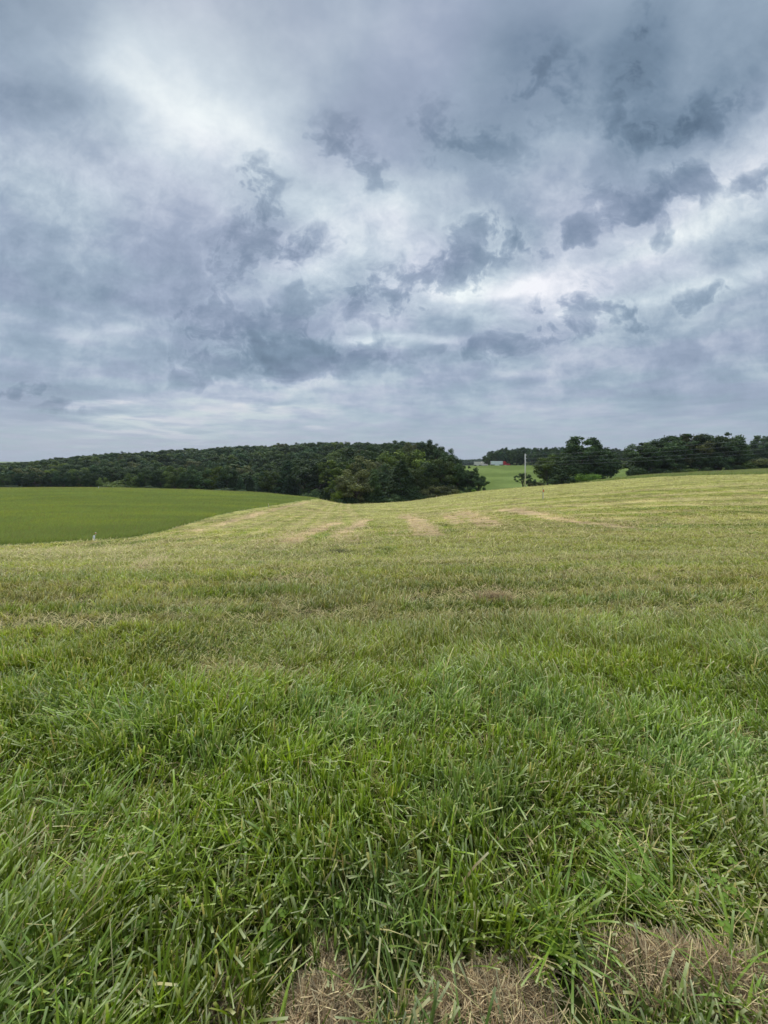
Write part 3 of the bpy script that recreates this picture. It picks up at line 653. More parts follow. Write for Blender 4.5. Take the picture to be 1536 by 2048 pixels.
# front row behind the left field
ORD = ['first', 'second', 'third', 'fourth', 'fifth', 'sixth', 'seventh', 'eighth', 'ninth', 'tenth', 'eleventh', 'twelfth', 'thirteenth', 'fourteenth', 'fifteenth', 'sixteenth', 'seventeenth', 'eighteenth', 'nineteenth', 'twentieth']
for i, (px, d, yt, tint, lab) in enumerate([(797, 262, 883, 'dark', 'tall dark crown on the skyline above the left of the wooded point'), (824, 256, 881, 'brown', 'tall brownish crown on the skyline above the tall dark conifer'), (848, 250, 879, 'dark', 'highest dark crown on the skyline above the wooded point'),
        (868, 244, 881, 'mid', 'tall green crown on the skyline just before the wood drops away'), (884, 226, 890, 'dark', 'dark crown at the steep right shoulder of the wood'), (897, 205, 902, 'dark', 'dark crown below the steep right shoulder of the wood'), (742, 250, 886, 'dark', 'dark crown on the skyline above the brownish round tree')]):
    p, H = by_top(px, d, yt); plant('broad' if i % 2 else 'round', p, H, min(H, 15) * 1.05, tint, lab, 'trees of the wooded point', i)
row = [(8, 946, 'round', 'mid'), (34, 941, 'broad', 'blue'), (70, 940, 'round', 'mid'), (102, 942, 'broad', 'dark'), (128, 941, 'round', 'blue'), (160, 939, 'round', 'dark'), (182, 940, 'broad', 'mid'), (206, 952, 'round', 'olive'),
       (262, 944, 'broad', 'olive'), (290, 936, 'round', 'mid'), (322, 934, 'broad', 'mid'), (352, 931, 'round', 'olive'), (378, 934, 'broad', 'dark'), (405, 932, 'round', 'dark'), (430, 926, 'broad', 'yellow'), (455, 930, 'broad', 'dark'),
       (481, 952, 'conifer', 'blue'), (500, 948, 'conifer', 'dark'), (524, 940, 'conifer', 'blue'), (545, 934, 'broad', 'olive')]
TW = {'dark': 'dark green', 'mid': 'mid green', 'blue': 'bluish green', 'olive': 'olive green', 'yellow': 'yellowish green', 'brown': 'brownish'}
for i, (px, yt, kind, tint) in enumerate(row):
    p, H = by_top(px, 205 + TR.uniform(-4, 6), yt)
    plant(kind, p, H, H * (1.0 if kind != 'conifer' else 1.2), tint, '%s %s tree, %s from the left in the front row behind the left field' % (TW[tint], 'conifer' if kind == 'conifer' else 'rounded', ORD[i]), 'front row behind the left field', i)
for i, (px, yt, tint, lab) in enumerate([(235, 968, 'lime', 'low bright green bush at the field edge under the dark row'), (232, 955, 'olive', 'wide low olive bush behind the low bright green bush'), (20, 966, 'dark', 'dark low bush at the left edge of the photo under the trees'),
        (300, 966, 'dark', 'dark low bush at the foot of the row, a third of the way across'), (455, 968, 'dark', 'dark low bush at the foot of the row beside two conifers')]):
    p, H = by_top(px, 196, yt); plant('bush', p, H, H * 2.0, tint, lab, 'bushes along the wood edge', i)
for i, (px, d, yt, lab) in enumerate([(694, 126, 985, 'dark low bush under the left edge of the brownish round tree'), (722, 126.5, 990, 'dark low bush at the foot of the brownish round tree'), (756, 128, 984, 'dark low bush at the foot of the narrow green tree'),
        (790, 130, 980, 'dark low bush left of the foot of the tall dark conifer'), (826, 131, 978, 'dark low bush right of the foot of the tall dark conifer')]):
    p, H = by_top(px, d, yt); plant('bush', p, H, H * 1.5, 'brown' if i == 1 else 'dark', lab, 'trees of the wooded point', i)

# the hillside wood behind: the nearest and largest crowns one by one, the rest as one mass
hill = []
g = np.random.default_rng(3)
for d in np.arange(218, 560, 12):
    for px in np.arange(-160, 930, 10.6 * F / d):
        q = px + g.uniform(-3.6, 3.6) * F / d; dd = d + g.uniform(-4, 4)
        if q > 640 and dd < 205: continue
        if q > 895 - (dd - 218) * .25: continue
        if dd > 545 - max(0, q - 420) * .46: continue
        s = spot(q, dd); hill.append((q, dd, s, 11.5 + g.uniform(-3, 3.5)))
def crest_line(q): return interp_line([(-200, 925), (0, 924), (70, 921.5), (82, 917.5), (200, 905), (300, 899), (400, 892.5), (500, 887), (560, 885), (690, 879), (760, 882), (840, 878), (868, 882), (885, 893), (900, 912)], q)
def capped(q, dd, s, H):                      # no crown stands above the ridge line of the wood
    top = EYE - (crest_line(q) - 1.0 + g.uniform(0, 7) ** 1 - HY) * dd / F
    return min(H, top - s.z)
hill = [(q, dd, s, capped(q, dd, s, H)) for q, dd, s, H in hill]; hill = [h for h in hill if h[3] > 5.5]
vis = []; env = {}
for h in sorted(hill, key=lambda h: h[1]):    # how much of each crown shows above those before it
    q, dd, s, H = h; top = HY + F * (EYE - s.z - H) / dd; b = int(q // 7); e = min(env.get(b, 950), 950)
    vis.append((e - top if top < e else 0, h)); 
    for k in (-1, 0, 1): env[b + k] = min(env.get(b + k, 950), top + (0 if k == 0 else 3))
vis.sort(key=lambda v: -v[0] * (1 if 0 <= v[1][0] < 905 else .2)); single = [v[1] for v in vis[:185]]; rest = [v[1] for v in vis[185:]]
tw = [('dark', 8), ('mid', 4), ('blue', 4), ('olive', 2), ('brown', 1), ('yellow', .5)]
QUEUE = {}
for q, dd, s, H in single:
    t = TR.choices([a for a, _ in tw], [b for _, b in tw])[0]; kd = TR.choices(['broad', 'round', 'conifer'], [5, 4, .7])[0]
    t3 = 'far left' if q < 150 else 'left' if q < 320 else 'left centre' if q < 480 else 'centre' if q < 640 else 'right centre' if q < 780 else 'right end'
    f_ = (HY + F * (EYE - s.z - H) / dd - crest_line(q)) / (948 - crest_line(q)); lv = 'skyline' if f_ < .16 else 'upper slope' if f_ < .5 else 'lower slope'
    lab = '%s %s tree, %s, %s of the wooded hill' % (TW[t], 'pointed' if kd == 'conifer' else 'broad' if kd == 'broad' else 'rounded', lv, t3)
    QUEUE.setdefault(lab, []).append((q, plant(kd, s, H, H * (1.42 if kd != 'conifer' else 1.25), t, lab, 'crowns of the wooded hill')))
LOW = [crown_arrays('round', s_, 1300, .052) for s_ in (31, 32, 33)] + [crown_arrays('broad', 34, 1300, .048)]
def mass(name, lst, label, tints):
    parts = []
    for q, dd, s, H in lst:
        V, Q, C, _ = LOW[TR.randrange(4)]; a = TR.random() * 6.28; c, s_ = math.cos(a), math.sin(a); Wd = H * 1.5
        X = V[:, 0] * Wd; Yv = V[:, 1] * Wd; t = np.array(TINT[TR.choice(tints)]) * TR.uniform(.85, 1.15)
        parts.append((np.stack([X * c - Yv * s_ + s.x, X * s_ + Yv * c + s.y, V[:, 2] * H + s.z - .3], 1), Q, C * t))
    V, Q, C = join(parts); o = put(name, quads_mesh(name, V, Q, C), None, LEAF); o.color = (1, 1, 1, 1); tag(o, label, 'wood', kind='stuff')
mass('hillside_wood', rest, 'mass of dark tree crowns filling the wooded hill on the left', ['dark', 'dark', 'mid', 'blue', 'olive'])
# low ridge on the horizon
rg = []
for d in np.arange(1120, 1260, 22):
    for px in np.arange(820, 1130, 9 * F / d): s = spot(px, d); rg.append((px, d, s, 12 + g.uniform(-2, 3) + 8 * float(sstep(px, 860, 1010))))
for d in (650, 690):
    for px in np.arange(-150, 110, 8 * F / d): s = spot(px + g.uniform(-3, 3), d); rg.append((px, d, s, EYE - (923.5 + g.uniform(-1, 2) - HY) * d / F - s.z))
for d in (640, 680, 720):
    for px in np.arange(1120, 1760, 9 * F / d): s = spot(px + g.uniform(-3, 3), d); rg.append((px, d, s, EYE - (902 + g.uniform(-3, 4) - HY) * d / F - s.z))
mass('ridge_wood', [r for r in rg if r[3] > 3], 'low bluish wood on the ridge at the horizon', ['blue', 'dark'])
# tree line beyond the highway
k = 0
for d in (416, 430, 446):
    for px in np.arange(970 if d > 420 else 976, 1262, 7.4 * F / d):
        q = px + g.uniform(-2, 2); yt = float(np.interp(q, [968, 975, 985, 1000, 1015, 1060, 1125, 1180, 1262], [912, 903, 899, 896, 893, 894, 890, 893, 896])) + g.uniform(-1, 3) + (6 if d < 420 else 0)
        p, H = by_top(q, d + g.uniform(-3, 3), yt); t = TR.choice(['dark', 'dark', 'blue', 'mid']); kd = TR.choice(['broad', 'round'])
        lab = '%s %s tree beyond the highway, %s' % (TW[t], 'rounded' if kd == 'round' else 'broad', 'above the red truck' if q < 1020 else 'left of the pole' if q < 1050 else 'right of the pole' if q < 1110 else 'behind the olive tree' if q < 1180 else 'behind the gap')
        QUEUE.setdefault(lab, []).append((q, plant(kd, p, H, H * .85, t, lab, 'trees beyond the highway'))); k += 1
for lab, lst in QUEUE.items():
    if len(lst) > 1:
        lst.sort(key=lambda v: v[0])
        for i, (q, o) in enumerate(lst): o['label'] = '%s from left, %s' % (ORD[min(i, 19)], lab)
# trees on the crest at the right
RIGHT = [
    (1046, 152, 943, 'sparse', .95, 'dark', 'small dark thin-crowned tree right behind the utility pole', 0),
    (1062, 150, 955, 'round', .8, 'dark', 'small dark tree just right of the utility pole', 1),
    (1073, 147, 959, 'bush', 1.3, 'brown', 'low rounded brownish bush right of the utility pole', 1),
    (1095, 156, 906, 'broad', .75, 'olive', 'olive green tree left of the tall dark tree on the right', 1),
    (1113, 158, 902, 'round', .55, 'mid', 'slim green tree between the olive tree and the dark pointed tree', 2),
    (1134, 148, 906, 'conifer', 1.6, 'dark', 'dark pointed conifer in front of the tallest airy tree', 0),
    (1166, 160, 866, 'sparse', .95, 'dark', 'tallest tree on the right with an airy crown the sky shows through', 0),
    (1176, 156, 893, 'broad', .95, 'dark', 'dark dense tree under the tallest airy crown', 4),
    (1205, 158, 886, 'broad', .75, 'dark', 'dark tree right of the tallest airy tree, before the gap', 2),
    (1200, 152, 905, 'round', .85, 'dark', 'lower dark tree on the left edge of the gap', 0),
    (1176, 138, 939, 'bush', 1.15, 'lime', 'yellow-green rounded bush at the foot of the dark trees', 0),
    (1214, 150, 920, 'round', .45, 'dark', 'short dark tree closing the left side of the gap with the road', 1),
    (1235, 146, 951, 'bush', 1.2, 'dark', 'low dark brush in the gap between the two clumps of trees', 1),
    (1286, 156, 880, 'broad', .85, 'mid', 'feathery topped tree first on the left of the big right clump', 0),
    (1300, 158, 876, 'sparse', 1.1, 'dark', 'spiky topped tree second from the left in the big right clump', 1),
    (1296, 153, 890, 'round', .8, 'dark', 'dark tree with a slim pale trunk in the big right clump', 2),
    (1338, 158, 866, 'broad', .85, 'dark', 'tall dark tree in the middle of the big right clump', 3),
    (1362, 160, 862, 'sparse', .95, 'dark', 'airy rusty topped tree in the middle of the big right clump', 0),
    (1384, 157, 863, 'round', .75, 'brown', 'dark brownish domed tree in the big right clump', 0),
    (1412, 158, 862, 'broad', .85, 'dark', 'broad dark tree right of the brownish domed tree', 1),
    (1440, 159, 861, 'round', .80, 'dark', 'tallest dark dome at the right of the big clump', 1),
    (1452, 161, 868, 'sparse', .95, 'olive', 'airy olive tree at the right shoulder of the big clump', 1),
    (1478, 158, 898, 'round', .95, 'dark', 'lower dark tree at the right end of the big clump', 2),
    (1350, 151, 905, 'round', .8, 'dark', 'lower dark tree in front of the middle of the big clump', 1), (1398, 151, 903, 'broad', .9, 'dark', 'lower dense tree in front of the brownish domed tree', 2), (1436, 151, 903, 'round', .9, 'dark', 'lower dense tree in front of the tallest dark dome', 0),
    (1276, 147, 925, 'bush', .9, 'dark', 'dark brush at the left foot of the big right clump', 0), (1320, 147, 931, 'bush', 1.3, 'dark', 'dark brush between trunks of the big right clump', 1), (1370, 147, 930, 'bush', 1.3, 'olive', 'olive brush at the foot of the middle of the big clump', 0),
    (1412, 146, 928, 'bush', 1.3, 'dark', 'dark brush at the foot of the broad dark tree', 1), (1468, 146, 924, 'bush', 1.3, 'dark', 'dark brush at the right foot of the big clump', 0),
    (1497, 148, 915, 'bush', 1.3, 'olive', 'olive bush beyond the right end of the big clump', 1), (1524, 150, 906, 'bush', 1.6, 'brown', 'brownish bush at the right edge of the photo', 0),
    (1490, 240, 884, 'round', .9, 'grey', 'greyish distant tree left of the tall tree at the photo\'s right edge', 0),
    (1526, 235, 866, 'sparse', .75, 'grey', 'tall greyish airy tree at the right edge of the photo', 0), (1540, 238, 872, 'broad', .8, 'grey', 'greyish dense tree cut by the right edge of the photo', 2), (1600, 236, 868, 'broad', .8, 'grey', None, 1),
]
for px, d, yt, kind, wf, tint, label, var in RIGHT:
    if label is None: continue
    p, H = by_top(px, d, yt); H = max(H, 1.5)
    plant(kind, p, H, H * wf * (1.34 if kind != 'bush' else 1.1), tint, label, 'trees along the crest on the right', var)

# ------------------------------------------------------------------ highway
def build_road():
    xs = np.linspace(-40, 900, 120); y0 = 407.0
    V = []; Q = []
    for i, x in enumerate(xs):
        z = float(height(x, y0, False)) + .25
        for dy, dz in ((-7.5, -.6), (-6.5, 0), (6.5, 0), (7.5, -.6)): V.append((x, y0 + dy, z + dz))
    for i in range(len(xs) - 1):
        for k in range(3): a = i * 4 + k; Q.append((a, a + 4, a + 5, a + 1))
    m = plain_mat('pale_asphalt', (150, 148, 144), .9, .2, 0, .6, .1)
    me = quads_mesh('road', np.array(V), np.array(Q)); tag(put('road', me, None, m), kind='structure')
    for dy in (-6, -.2, .2, 6):
        V = []; Q = []
        for i, x in enumerate(xs):
            z = float(height(x, y0, False)) + .256; V += [(x, y0 + dy - .1, z), (x, y0 + dy + .1, z)]
            if i: a = 2 * i - 2; Q.append((a, a + 2, a + 3, a + 1))
        tag(put('road_marking', quads_mesh('road_marking', np.array(V), np.array(Q)), None, plain_mat('road_paint', (210, 208, 196))), kind='structure')
build_road()

# ------------------------------------------------------------------ small builders
def bm_box(bm, x0, x1, y0, y1, z0, z1, bev=0.0):
    r = bmesh.ops.create_cube(bm, size=1); vs = r['verts']
    for v in vs: v.co = Vector((x0 + (v.co.x + .5) * (x1 - x0), y0 + (v.co.y + .5) * (y1 - y0), z0 + (v.co.z + .5) * (z1 - z0)))
    if bev: bmesh.ops.bevel(bm, geom=list({e for v in vs for e in v.link_edges}), offset=bev, segments=2, affect='EDGES', profile=.6)
def bm_prism(bm, prof, y0, y1, bev=0.0):
    a = [bm.verts.new((x, y0, z)) for x, z in prof]; b = [bm.verts.new((x, y1, z)) for x, z in prof]; n = len(prof)
    fs = [bm.faces.new(a), bm.faces.new(b[::-1])] + [bm.faces.new((a[i], b[i], b[(i + 1) % n], a[(i + 1) % n])) for i in range(n)]
    bmesh.ops.recalc_face_normals(bm, faces=fs)
    if bev: bmesh.ops.bevel(bm, geom=list({e for f in fs for e in f.edges}), offset=bev, segments=2, affect='EDGES')
def bm_cyl(bm, p0, p1, r0, r1=None, seg=16):
    p0, p1 = Vector(p0), Vector(p1); d = p1 - p0; M = Matrix.Translation((p0 + p1) / 2) @ d.to_track_quat('Z', 'Y').to_matrix().to_4x4()
    bmesh.ops.create_cone(bm, cap_ends=True, segments=seg, radius1=r0, radius2=r0 if r1 is None else r1, depth=d.length, matrix=M)
def part(name, parent, mat, fn, smooth=False):
    bm = bmesh.new(); fn(bm); me = bpy.data.meshes.new(name); bm.to_mesh(me); bm.free(); me.materials.append(mat)
    if smooth:
        for f in me.polygons: f.use_smooth = True
    return put(name, me, parent)

# ------------------------------------------------------------------ lorries on the highway
RED = plain_mat('red_paint', (186, 22, 30), .3, .5); WHITE = plain_mat('white_panel', (238, 242, 244), .5, .4, 0, 1.2, .04); CREAM = plain_mat('cream_panel', (226, 218, 204), .6, .3, 0, 1.2, .05)
GLASS = plain_mat('dark_glass', (24, 30, 36), .1, .6); RUB = plain_mat('rubber', (26, 26, 27), .8, .3); CHR = plain_mat('chrome', (190, 192, 196), .25, .5, .9); BLK = plain_mat('black_chassis', (34, 34, 36), .7); AMB = plain_mat('amber_lens', (210, 120, 40), .3)
def wheels(root, xs, z=.5, r=.5, w=2.5):
    for x in xs:
        for s in (-1, 1):
            y1 = s * w / 2; y0 = y1 - s * .3
            wh = part('wheel', root, RUB, lambda b: bm_cyl(b, (x, y0, z), (x, y1, z), r, None, 24), False)
            part('rim', wh, CHR, lambda b: (bm_cyl(b, (x, y1 - s * .04, z), (x, y1 + s * .012, z), r * .56, r * .5, 20), bm_cyl(b, (x, y1, z), (x, y1 + s * .06, z), r * .2, r * .16, 12)))
def lorry(px, d, name, label, cabm, boxm, box_len, box_h, sleeper=True):
    p = spot(px, d); zr = float(height(p.x, 407.0, False)) + .25
    r = empty(name, (p.x, d, zr), math.radians(4), (1.15, 1.15, 1.15)); tag(r, label, 'lorry')
    L = box_len
    tb = part('trailer_box', r, boxm, lambda b: bm_box(b, -L, 0, -1.3, 1.3, 1.15, box_h, .04))
    part('panel_seam', tb, CHR, lambda b: [bm_box(b, -L + i * L / 8 - .03, -L + i * L / 8 + .03, -1.312, 1.312, 1.2, box_h - .06) for i in range(1, 8)])
    part('rear_door', tb, CHR, lambda b: [bm_box(b, -L - .03, -L + .002, y, y + 1.16, 1.25, box_h - .1) for y in (-1.2, .04)])
    part('trailer_chassis', r, BLK, lambda b: (bm_box(b, -L + .2, 1.5, -.5, .5, .85, 1.14), bm_box(b, -L * .28, -L * .28 + .12, -1.0, 1.0, .25, 1.14), bm_box(b, -L, -L + .1, -1.2, 1.2, .45, .6)))
    part('side_skirt', r, boxm, lambda b: [bm_box(b, -L * .68, -L * .3, s * 1.24 - .02, s * 1.24 + .02, .45, 1.14) for s in (-1, 1)])
    cab = [(.9, .75), (.9, 3.1), (1.2, 3.95), (2.0, 4.0), (3.35, 3.2), (4.2, 2.15), (4.3, 2.0), (6.2, 1.75), (6.55, 1.45), (6.6, .75)]
    cb_ = part('cab', r, cabm, lambda b: bm_prism(b, cab, -1.2, 1.2, .06))
    part('windshield', cb_, GLASS, lambda b: bm_prism(b, [(3.42, 3.10), (4.20, 2.22), (4.24, 2.26), (3.48, 3.14)], -1.05, 1.05))
    for s in (-1, 1):
        part('side_window', cb_, GLASS, lambda b: bm_prism(b, [(2.7, 2.05), (2.7, 2.85), (3.35, 2.85), (3.95, 2.2), (3.95, 2.05)], s * 1.195, s * 1.215))
        part('door', cb_, cabm, lambda b: bm_prism(b, [(2.6, .85), (2.6, 2.0), (4.0, 2.0), (4.0, .85)], s * 1.19, s * 1.22))
        part('headlight', cb_, WHITE, lambda b: bm_box(b, 6.3, 6.62, s * .95 - .16, s * .95 + .16, 1.1, 1.32, .03))
        part('mirror', cb_, BLK, lambda b: (bm_box(b, 4.05, 4.15, s * 1.45 - .1, s * 1.45 + .1, 2.0, 2.7, .02), bm_cyl(b, (4.1, s * 1.2, 2.5), (4.1, s * 1.45, 2.5), .03)))
        part('fuel_tank', r, CHR, lambda b: bm_cyl(b, (1.6, s * .95, .75), (3.4, s * .95, .75), .32, None, 20), False)
        part('exhaust_stack', r, CHR, lambda b: bm_cyl(b, (.75, s * 1.0, .9), (.75, s * 1.0, 4.05), .09, None, 12))
    part('grille', cb_, CHR, lambda b: [bm_box(b, 6.56, 6.62, -.6, .6, .9 + .11 * i, .96 + .11 * i) for i in range(6)])
    part('bumper', r, cabm, lambda b: bm_box(b, 6.35, 6.8, -1.22, 1.22, .4, .74, .08))
    part('tractor_frame', r, BLK, lambda b: bm_box(b, -2.6, 6.3, -.45, .45, .55, .84))
    wheels(r, [-L + 1.2, -L + 2.5, -1.9, -.6, 5.3])
    return r
lorry(1004.5, 404, 'semi_truck', 'white trailer hauled by a bright red truck cab along the far highway', RED, WHITE, 10.3, 4.15)
lorry(960.5, 409, 'semi_truck', 'pale cream trailer half hidden by the rise, left of the red truck', CREAM, CREAM, 5.5, 3.9)

# ------------------------------------------------------------------ utility pole and lines
POLEM = plain_mat('weathered_pole', (204, 203, 196), .85, .2, 0, 3, .15); INS = plain_mat('pale_insulator', (206, 206, 200), .4); WIREM = plain_mat('wire', (120, 126, 130), .5, .5, .4)
P0 = spot(1050.5, 134.0); top = EYE - (908 - HY) * P0.y / F
r = empty('utility_pole', tuple(P0)); tag(r, 'tall grey utility pole with three side insulators standing on the crest', 'utility pole')
Hp = top - P0.z
pole = part('pole', r, POLEM, lambda b: bm_cyl(b, (0, 0, -.5), (0, 0, Hp), .21, .15, 20), True)
part('pole_cap', pole, POLEM, lambda b: bm_cyl(b, (0, 0, Hp), (0, 0, Hp + .12), .16, .05, 16))
att = []
for dz in (.35, 1.5, 2.7):
    z = Hp - dz
    a_ = part('insulator_arm', r, INS, lambda b: (bm_cyl(b, (.13, 0, z - .04), (.42, 0, z), .035, None, 8), bm_cyl(b, (.40, 0, z), (.62, 0, z + .03), .085, .06, 12), bm_cyl(b, (.44, 0, z), (.47, 0, z), .12, None, 12), bm_cyl(b, (.52, 0, z + .01), (.55, 0, z + .01), .11, None, 12)))
    att.append(Vector((P0.x + .62, P0.y, P0.z + z + .05)))
part('bracket', r, INS, lambda b: bm_box(b, -.2, -.12, -.08, .08, Hp - 3.75, Hp - 3.45, .01)); att.append(Vector((P0.x + .15, P0.y, P0.z + Hp - 3.6)))
for i, (a, lab) in enumerate(zip(att, ('topmost power line running right from the utility pole', 'second power line from the top running right from the pole', 'third power line from the top running right from the pole', 'lowest power line strung right from the utility pole'))):
    b = Vector((100.6, 70, height(100, 70) + 11.2 - (.35, 1.5, 2.7, 3.6)[i])); path = []
    for k in range(41):
        t = k / 40; q = a.lerp(b, t); q.z -= 4 * 1.1 * t * (1 - t); path.append(q)
    V, Q = tube_arrays(path, [.016] * 41, 6); tag(put('power_line', quads_mesh('power_line', V, Q, None, True), None, WIREM), lab, 'power line', 'power lines of the utility pole')

# ------------------------------------------------------------------ survey stakes and marker posts
WOODM = plain_mat('stake_wood', (214, 196, 160), .8, .2, 0, 12, .12); ORG = plain_mat('orange_flagging', (232, 96, 34), .6); PVC = plain_mat('white_post', (232, 232, 226), .45); GREYM = plain_mat('grey_post', (150, 148, 140), .8)
def stake(px, py, h, name, label, cat, kind, lean=0.0):
    p = ground_at(px, py, 12); r = empty(name, tuple(p), .3); tag(r, label, cat); r.rotation_euler = (lean, lean * .6, .3); s = h
    if kind == 'survey':
        part('lath', r, PVC, lambda b: bm_prism(b, [(-.035, -.1), (-.035, s * .95), (0, s), (.035, s * .95), (.035, -.1)], -.012, .012))
        part('painted_band', r, ORG, lambda b: bm_box(b, -.040, .040, -.017, .017, s * .68, s * .86))
        part('side_lath', r, GREYM, lambda b: bm_prism(b, [(-.075, -.1), (-.075, s * 1.12), (-.045, s * 1.16), (-.045, -.1)], -.02, .0))
        part('whisker_wire', r, BLK, lambda b: bm_cyl(b, (-.06, -.01, s * 1.1), (-.062, -.01, s * 1.32), .008, .004, 6))
        part('ribbon', r, ORG, lambda b: (bm_box(b, -.045, .045, -.022, .022, s * .90, s * .93), bm_box(b, .03, .09, -.015, -.010, s * .72, s * .92)))
    elif kind == 'post':
        part('post', r, PVC, lambda b: bm_cyl(b, (0, 0, -.1), (0, 0, s), .06, .055, 16), True)
        part('post_cap', r, PVC, lambda b: bm_cyl(b, (0, 0, s), (0, 0, s + .04), .066, .03, 16))
    else:
        part('lath', r, PVC if kind == 'white' else GREYM, lambda b: bm_prism(b, [(-.035, -.1), (-.035, s * .96), (0, s), (.035, s * .96), (.035, -.1)], -.015, .015))
        part('painted_band', r, ORG if kind == 'white' else WOODM, lambda b: bm_box(b, -.039, .039, -.019, .019, s * .78, s * .9))
    return p
p = ground_at(1086, 998, 12); stake(1086, 998, 20.5 * p.y / F, 'survey_stake', 'orange and white survey stake with a thin wire on the mown slope at right', 'stake', 'survey', .02)
p = ground_at(188, 1082, 12); stake(188, 1082, 9.5 * p.y / F, 'marker_post', 'short white marker post at the near edge of the left field', 'post', 'post')
p = ground_at(191, 1078, 12); stake(191, 1077.0, 12.5 * p.y / F, 'survey_stake', 'thin stake just behind the short white marker post', 'stake', 'white', .06)
p = ground_at(537, 1014, 12); stake(537, 1014, 7.5 * p.y / F, 'survey_stake', 'small pale stake where the uncut field meets the mown slope', 'stake', 'white')
p = ground_at(873, 995, 12); stake(873, 996.5, 5.5 * p.y / F, 'survey_stake', 'tiny pale stake on the crest before the wooded point', 'stake', 'white')
p = ground_at(197, 977.5, 60); stake(197, 978.5, 5 * p.y / F, 'marker_post', 'tiny white post on the far edge of the left field before the dark trees', 'post', 'post')
p = ground_at(1162, 967, 12); stake(1162, 967.5, 6 * p.y / F, 'survey_stake', 'short grey stake on the crest right of the utility pole', 'stake', 'grey')

# ------------------------------------------------------------------ hay clumps and foreground bits
HAYC = [np.array(lin(c)) for c in ((184, 162, 124), (146, 123, 92), (112, 94, 70), (208, 190, 146), (164, 144, 112))]
def hay(px, py, rx, ry, hh, n, label, ln=.055, seed=1):
    c = ground_at(px, py); R = np.random.default_rng(seed); parts = []
    a = R.random(n) * 6.283; q = R.random(n) ** .55; wob = 1 + .22 * np.sin(3 * a + seed) + .15 * np.sin(5 * a + 2 * seed)
    lx = rx * q * wob * np.cos(a); ly = ry * q * wob * np.sin(a)
    x = c.x + lx; y = c.y + ly; z = height(x, y) + hh * (1 - q ** 2) * (.35 + .75 * R.random(n)) + .012
    a2 = R.random(n) * 6.283; col = np.stack(HAYC)[R.choice(5, n, p=[.3, .27, .15, .12, .16])] * (.75 + .5 * R.random((n, 1)))
    V, Q, C = blades(np.stack([x, y, z], 1) - np.stack([np.cos(a2), np.sin(a2), a2 * 0], 1) * ln * .4, ln * (.4 + R.random(n)), .0021 * (.6 + R.random(n)), a2, .93 + .06 * R.random(n) - .25 * (R.random(n) < .18), R.random(n) * .35 - .1, a2 + 1.57 + R.normal(0, .8, n), col, col, col * 1.1, 3, np.ones(n, bool))
    # matted core
    m_ = 26; k = 12; cv = [(c.x, c.y, float(height(c.x, c.y)) + hh * .62)]; 
    for j in range(1, k + 1):
        for i in range(m_):
            t = 6.283 * i / m_; w = 1 + .22 * math.sin(3 * t + seed) + .15 * math.sin(5 * t + 2 * seed); xx = c.x + rx * .9 * w * j / k * math.cos(t); yy_ = c.y + ry * .9 * w * j / k * math.sin(t)
            cv.append((xx, yy_, float(height(xx, yy_)) + hh * .62 * (1 - (j / k) ** 2) * R.uniform(.6, 1.2) - (.02 if j == k else 0)))
    cq = [(0, 1 + i, 1 + (i + 1) % m_, 0) for i in range(m_)] ; qs = []
    for j in range(k - 1):
        for i in range(m_): s0 = 1 + j * m_; qs.append((s0 + i, s0 + m_ + i, s0 + m_ + (i + 1) % m_, s0 + (i + 1) % m_))
    cv = np.array(cv); ccol = np.broadcast_to(np.array(lin((96, 80, 62))), cv.shape)
    V, Q, C = join([(V, Q, C), (cv, np.array(qs), ccol)])
    # move the origin to the clump's foot
    o = put('hay_clump', quads_mesh('hay_clump', V - np.array(c), Q, C), None, DRY); o.location = c; tag(o, label, 'hay clump')
hay(650, 2058, .145, .15, .068, 5200, 'brown heap of dry hay at the bottom edge left of centre', seed=3)
hay(985, 2066, .225, .14, .074, 8000, 'widest brown heap of dry hay at the bottom edge right of centre', seed=5)
hay(1345, 1965, .30, .075, .046, 5600, 'long low swath of dry hay lying in the grass at lower right', .07, seed=8)
hay(430, 2080, .09, .07, .045, 1500, 'small wisp of dry hay at the bottom edge left of the heaps', seed=9)
hay(1500, 2040, .10, .09, .03, 1100, 'thin patch of dry hay in the bottom right corner', seed=12)
hay(988, 1200, .24, .10, .035, 1700, 'small tan lump of hay in the mown grass at mid distance', .12, seed=10)
hay(676, 1106, .34, .16, .07, 1000, 'dark clod of matted grass beside the brown swaths', .16, seed=11)
for o in COL.objects:
    if o.get('label') == 'dark clod of matted grass beside the brown swaths':
        a = o.data.color_attributes['col']; arr = np.empty(len(a.data) * 4, np.float32); a.data.foreach_get('color', arr); arr[:] *= np.tile([.30, .42, .30, 1], len(a.data)); a.data.foreach_set('color', arr); o['category'] = 'grass clod'; o.name = 'grass_clod'

def single_blades(name, lst, mat, label, cat):
    """a few long hand-placed blades of one plant: (dx, dy, height, width, azimuth, lean, curl, face, colour)"""
    c = ground_at(*lst[0]); A = np.array([l[:8] for l in lst[1]], float); n = len(A)
    base = A[:, :2] + np.array([c.x, c.y]); zz_ = height(base[:, 0], base[:, 1])
    col = np.array([lin(l[8]) for l in lst[1]])
    V, Q, C = blades(np.column_stack([base, zz_ - .01]), A[:, 2], A[:, 3], A[:, 4], A[:, 5], A[:, 6], A[:, 7], col * .85, col, np.clip(col * 1.2, 0, 1), 9, np.zeros(n, bool))
    o = put(name, quads_mesh(name, V - np.array(c), Q, C), None, mat); o.location = c; tag(o, label, cat)
single_blades('dry_stalk', ((1496, 1905), [(0, 0, .26, .005, 2.2, .62, .1, 0.3, (214, 204, 160)), (.004, .002, .20, .003, 2.35, .66, .2, .4, (196, 180, 140))]), DRY, 'long pale dry stalk leaning left over the grass at lower right', 'dry stalk')
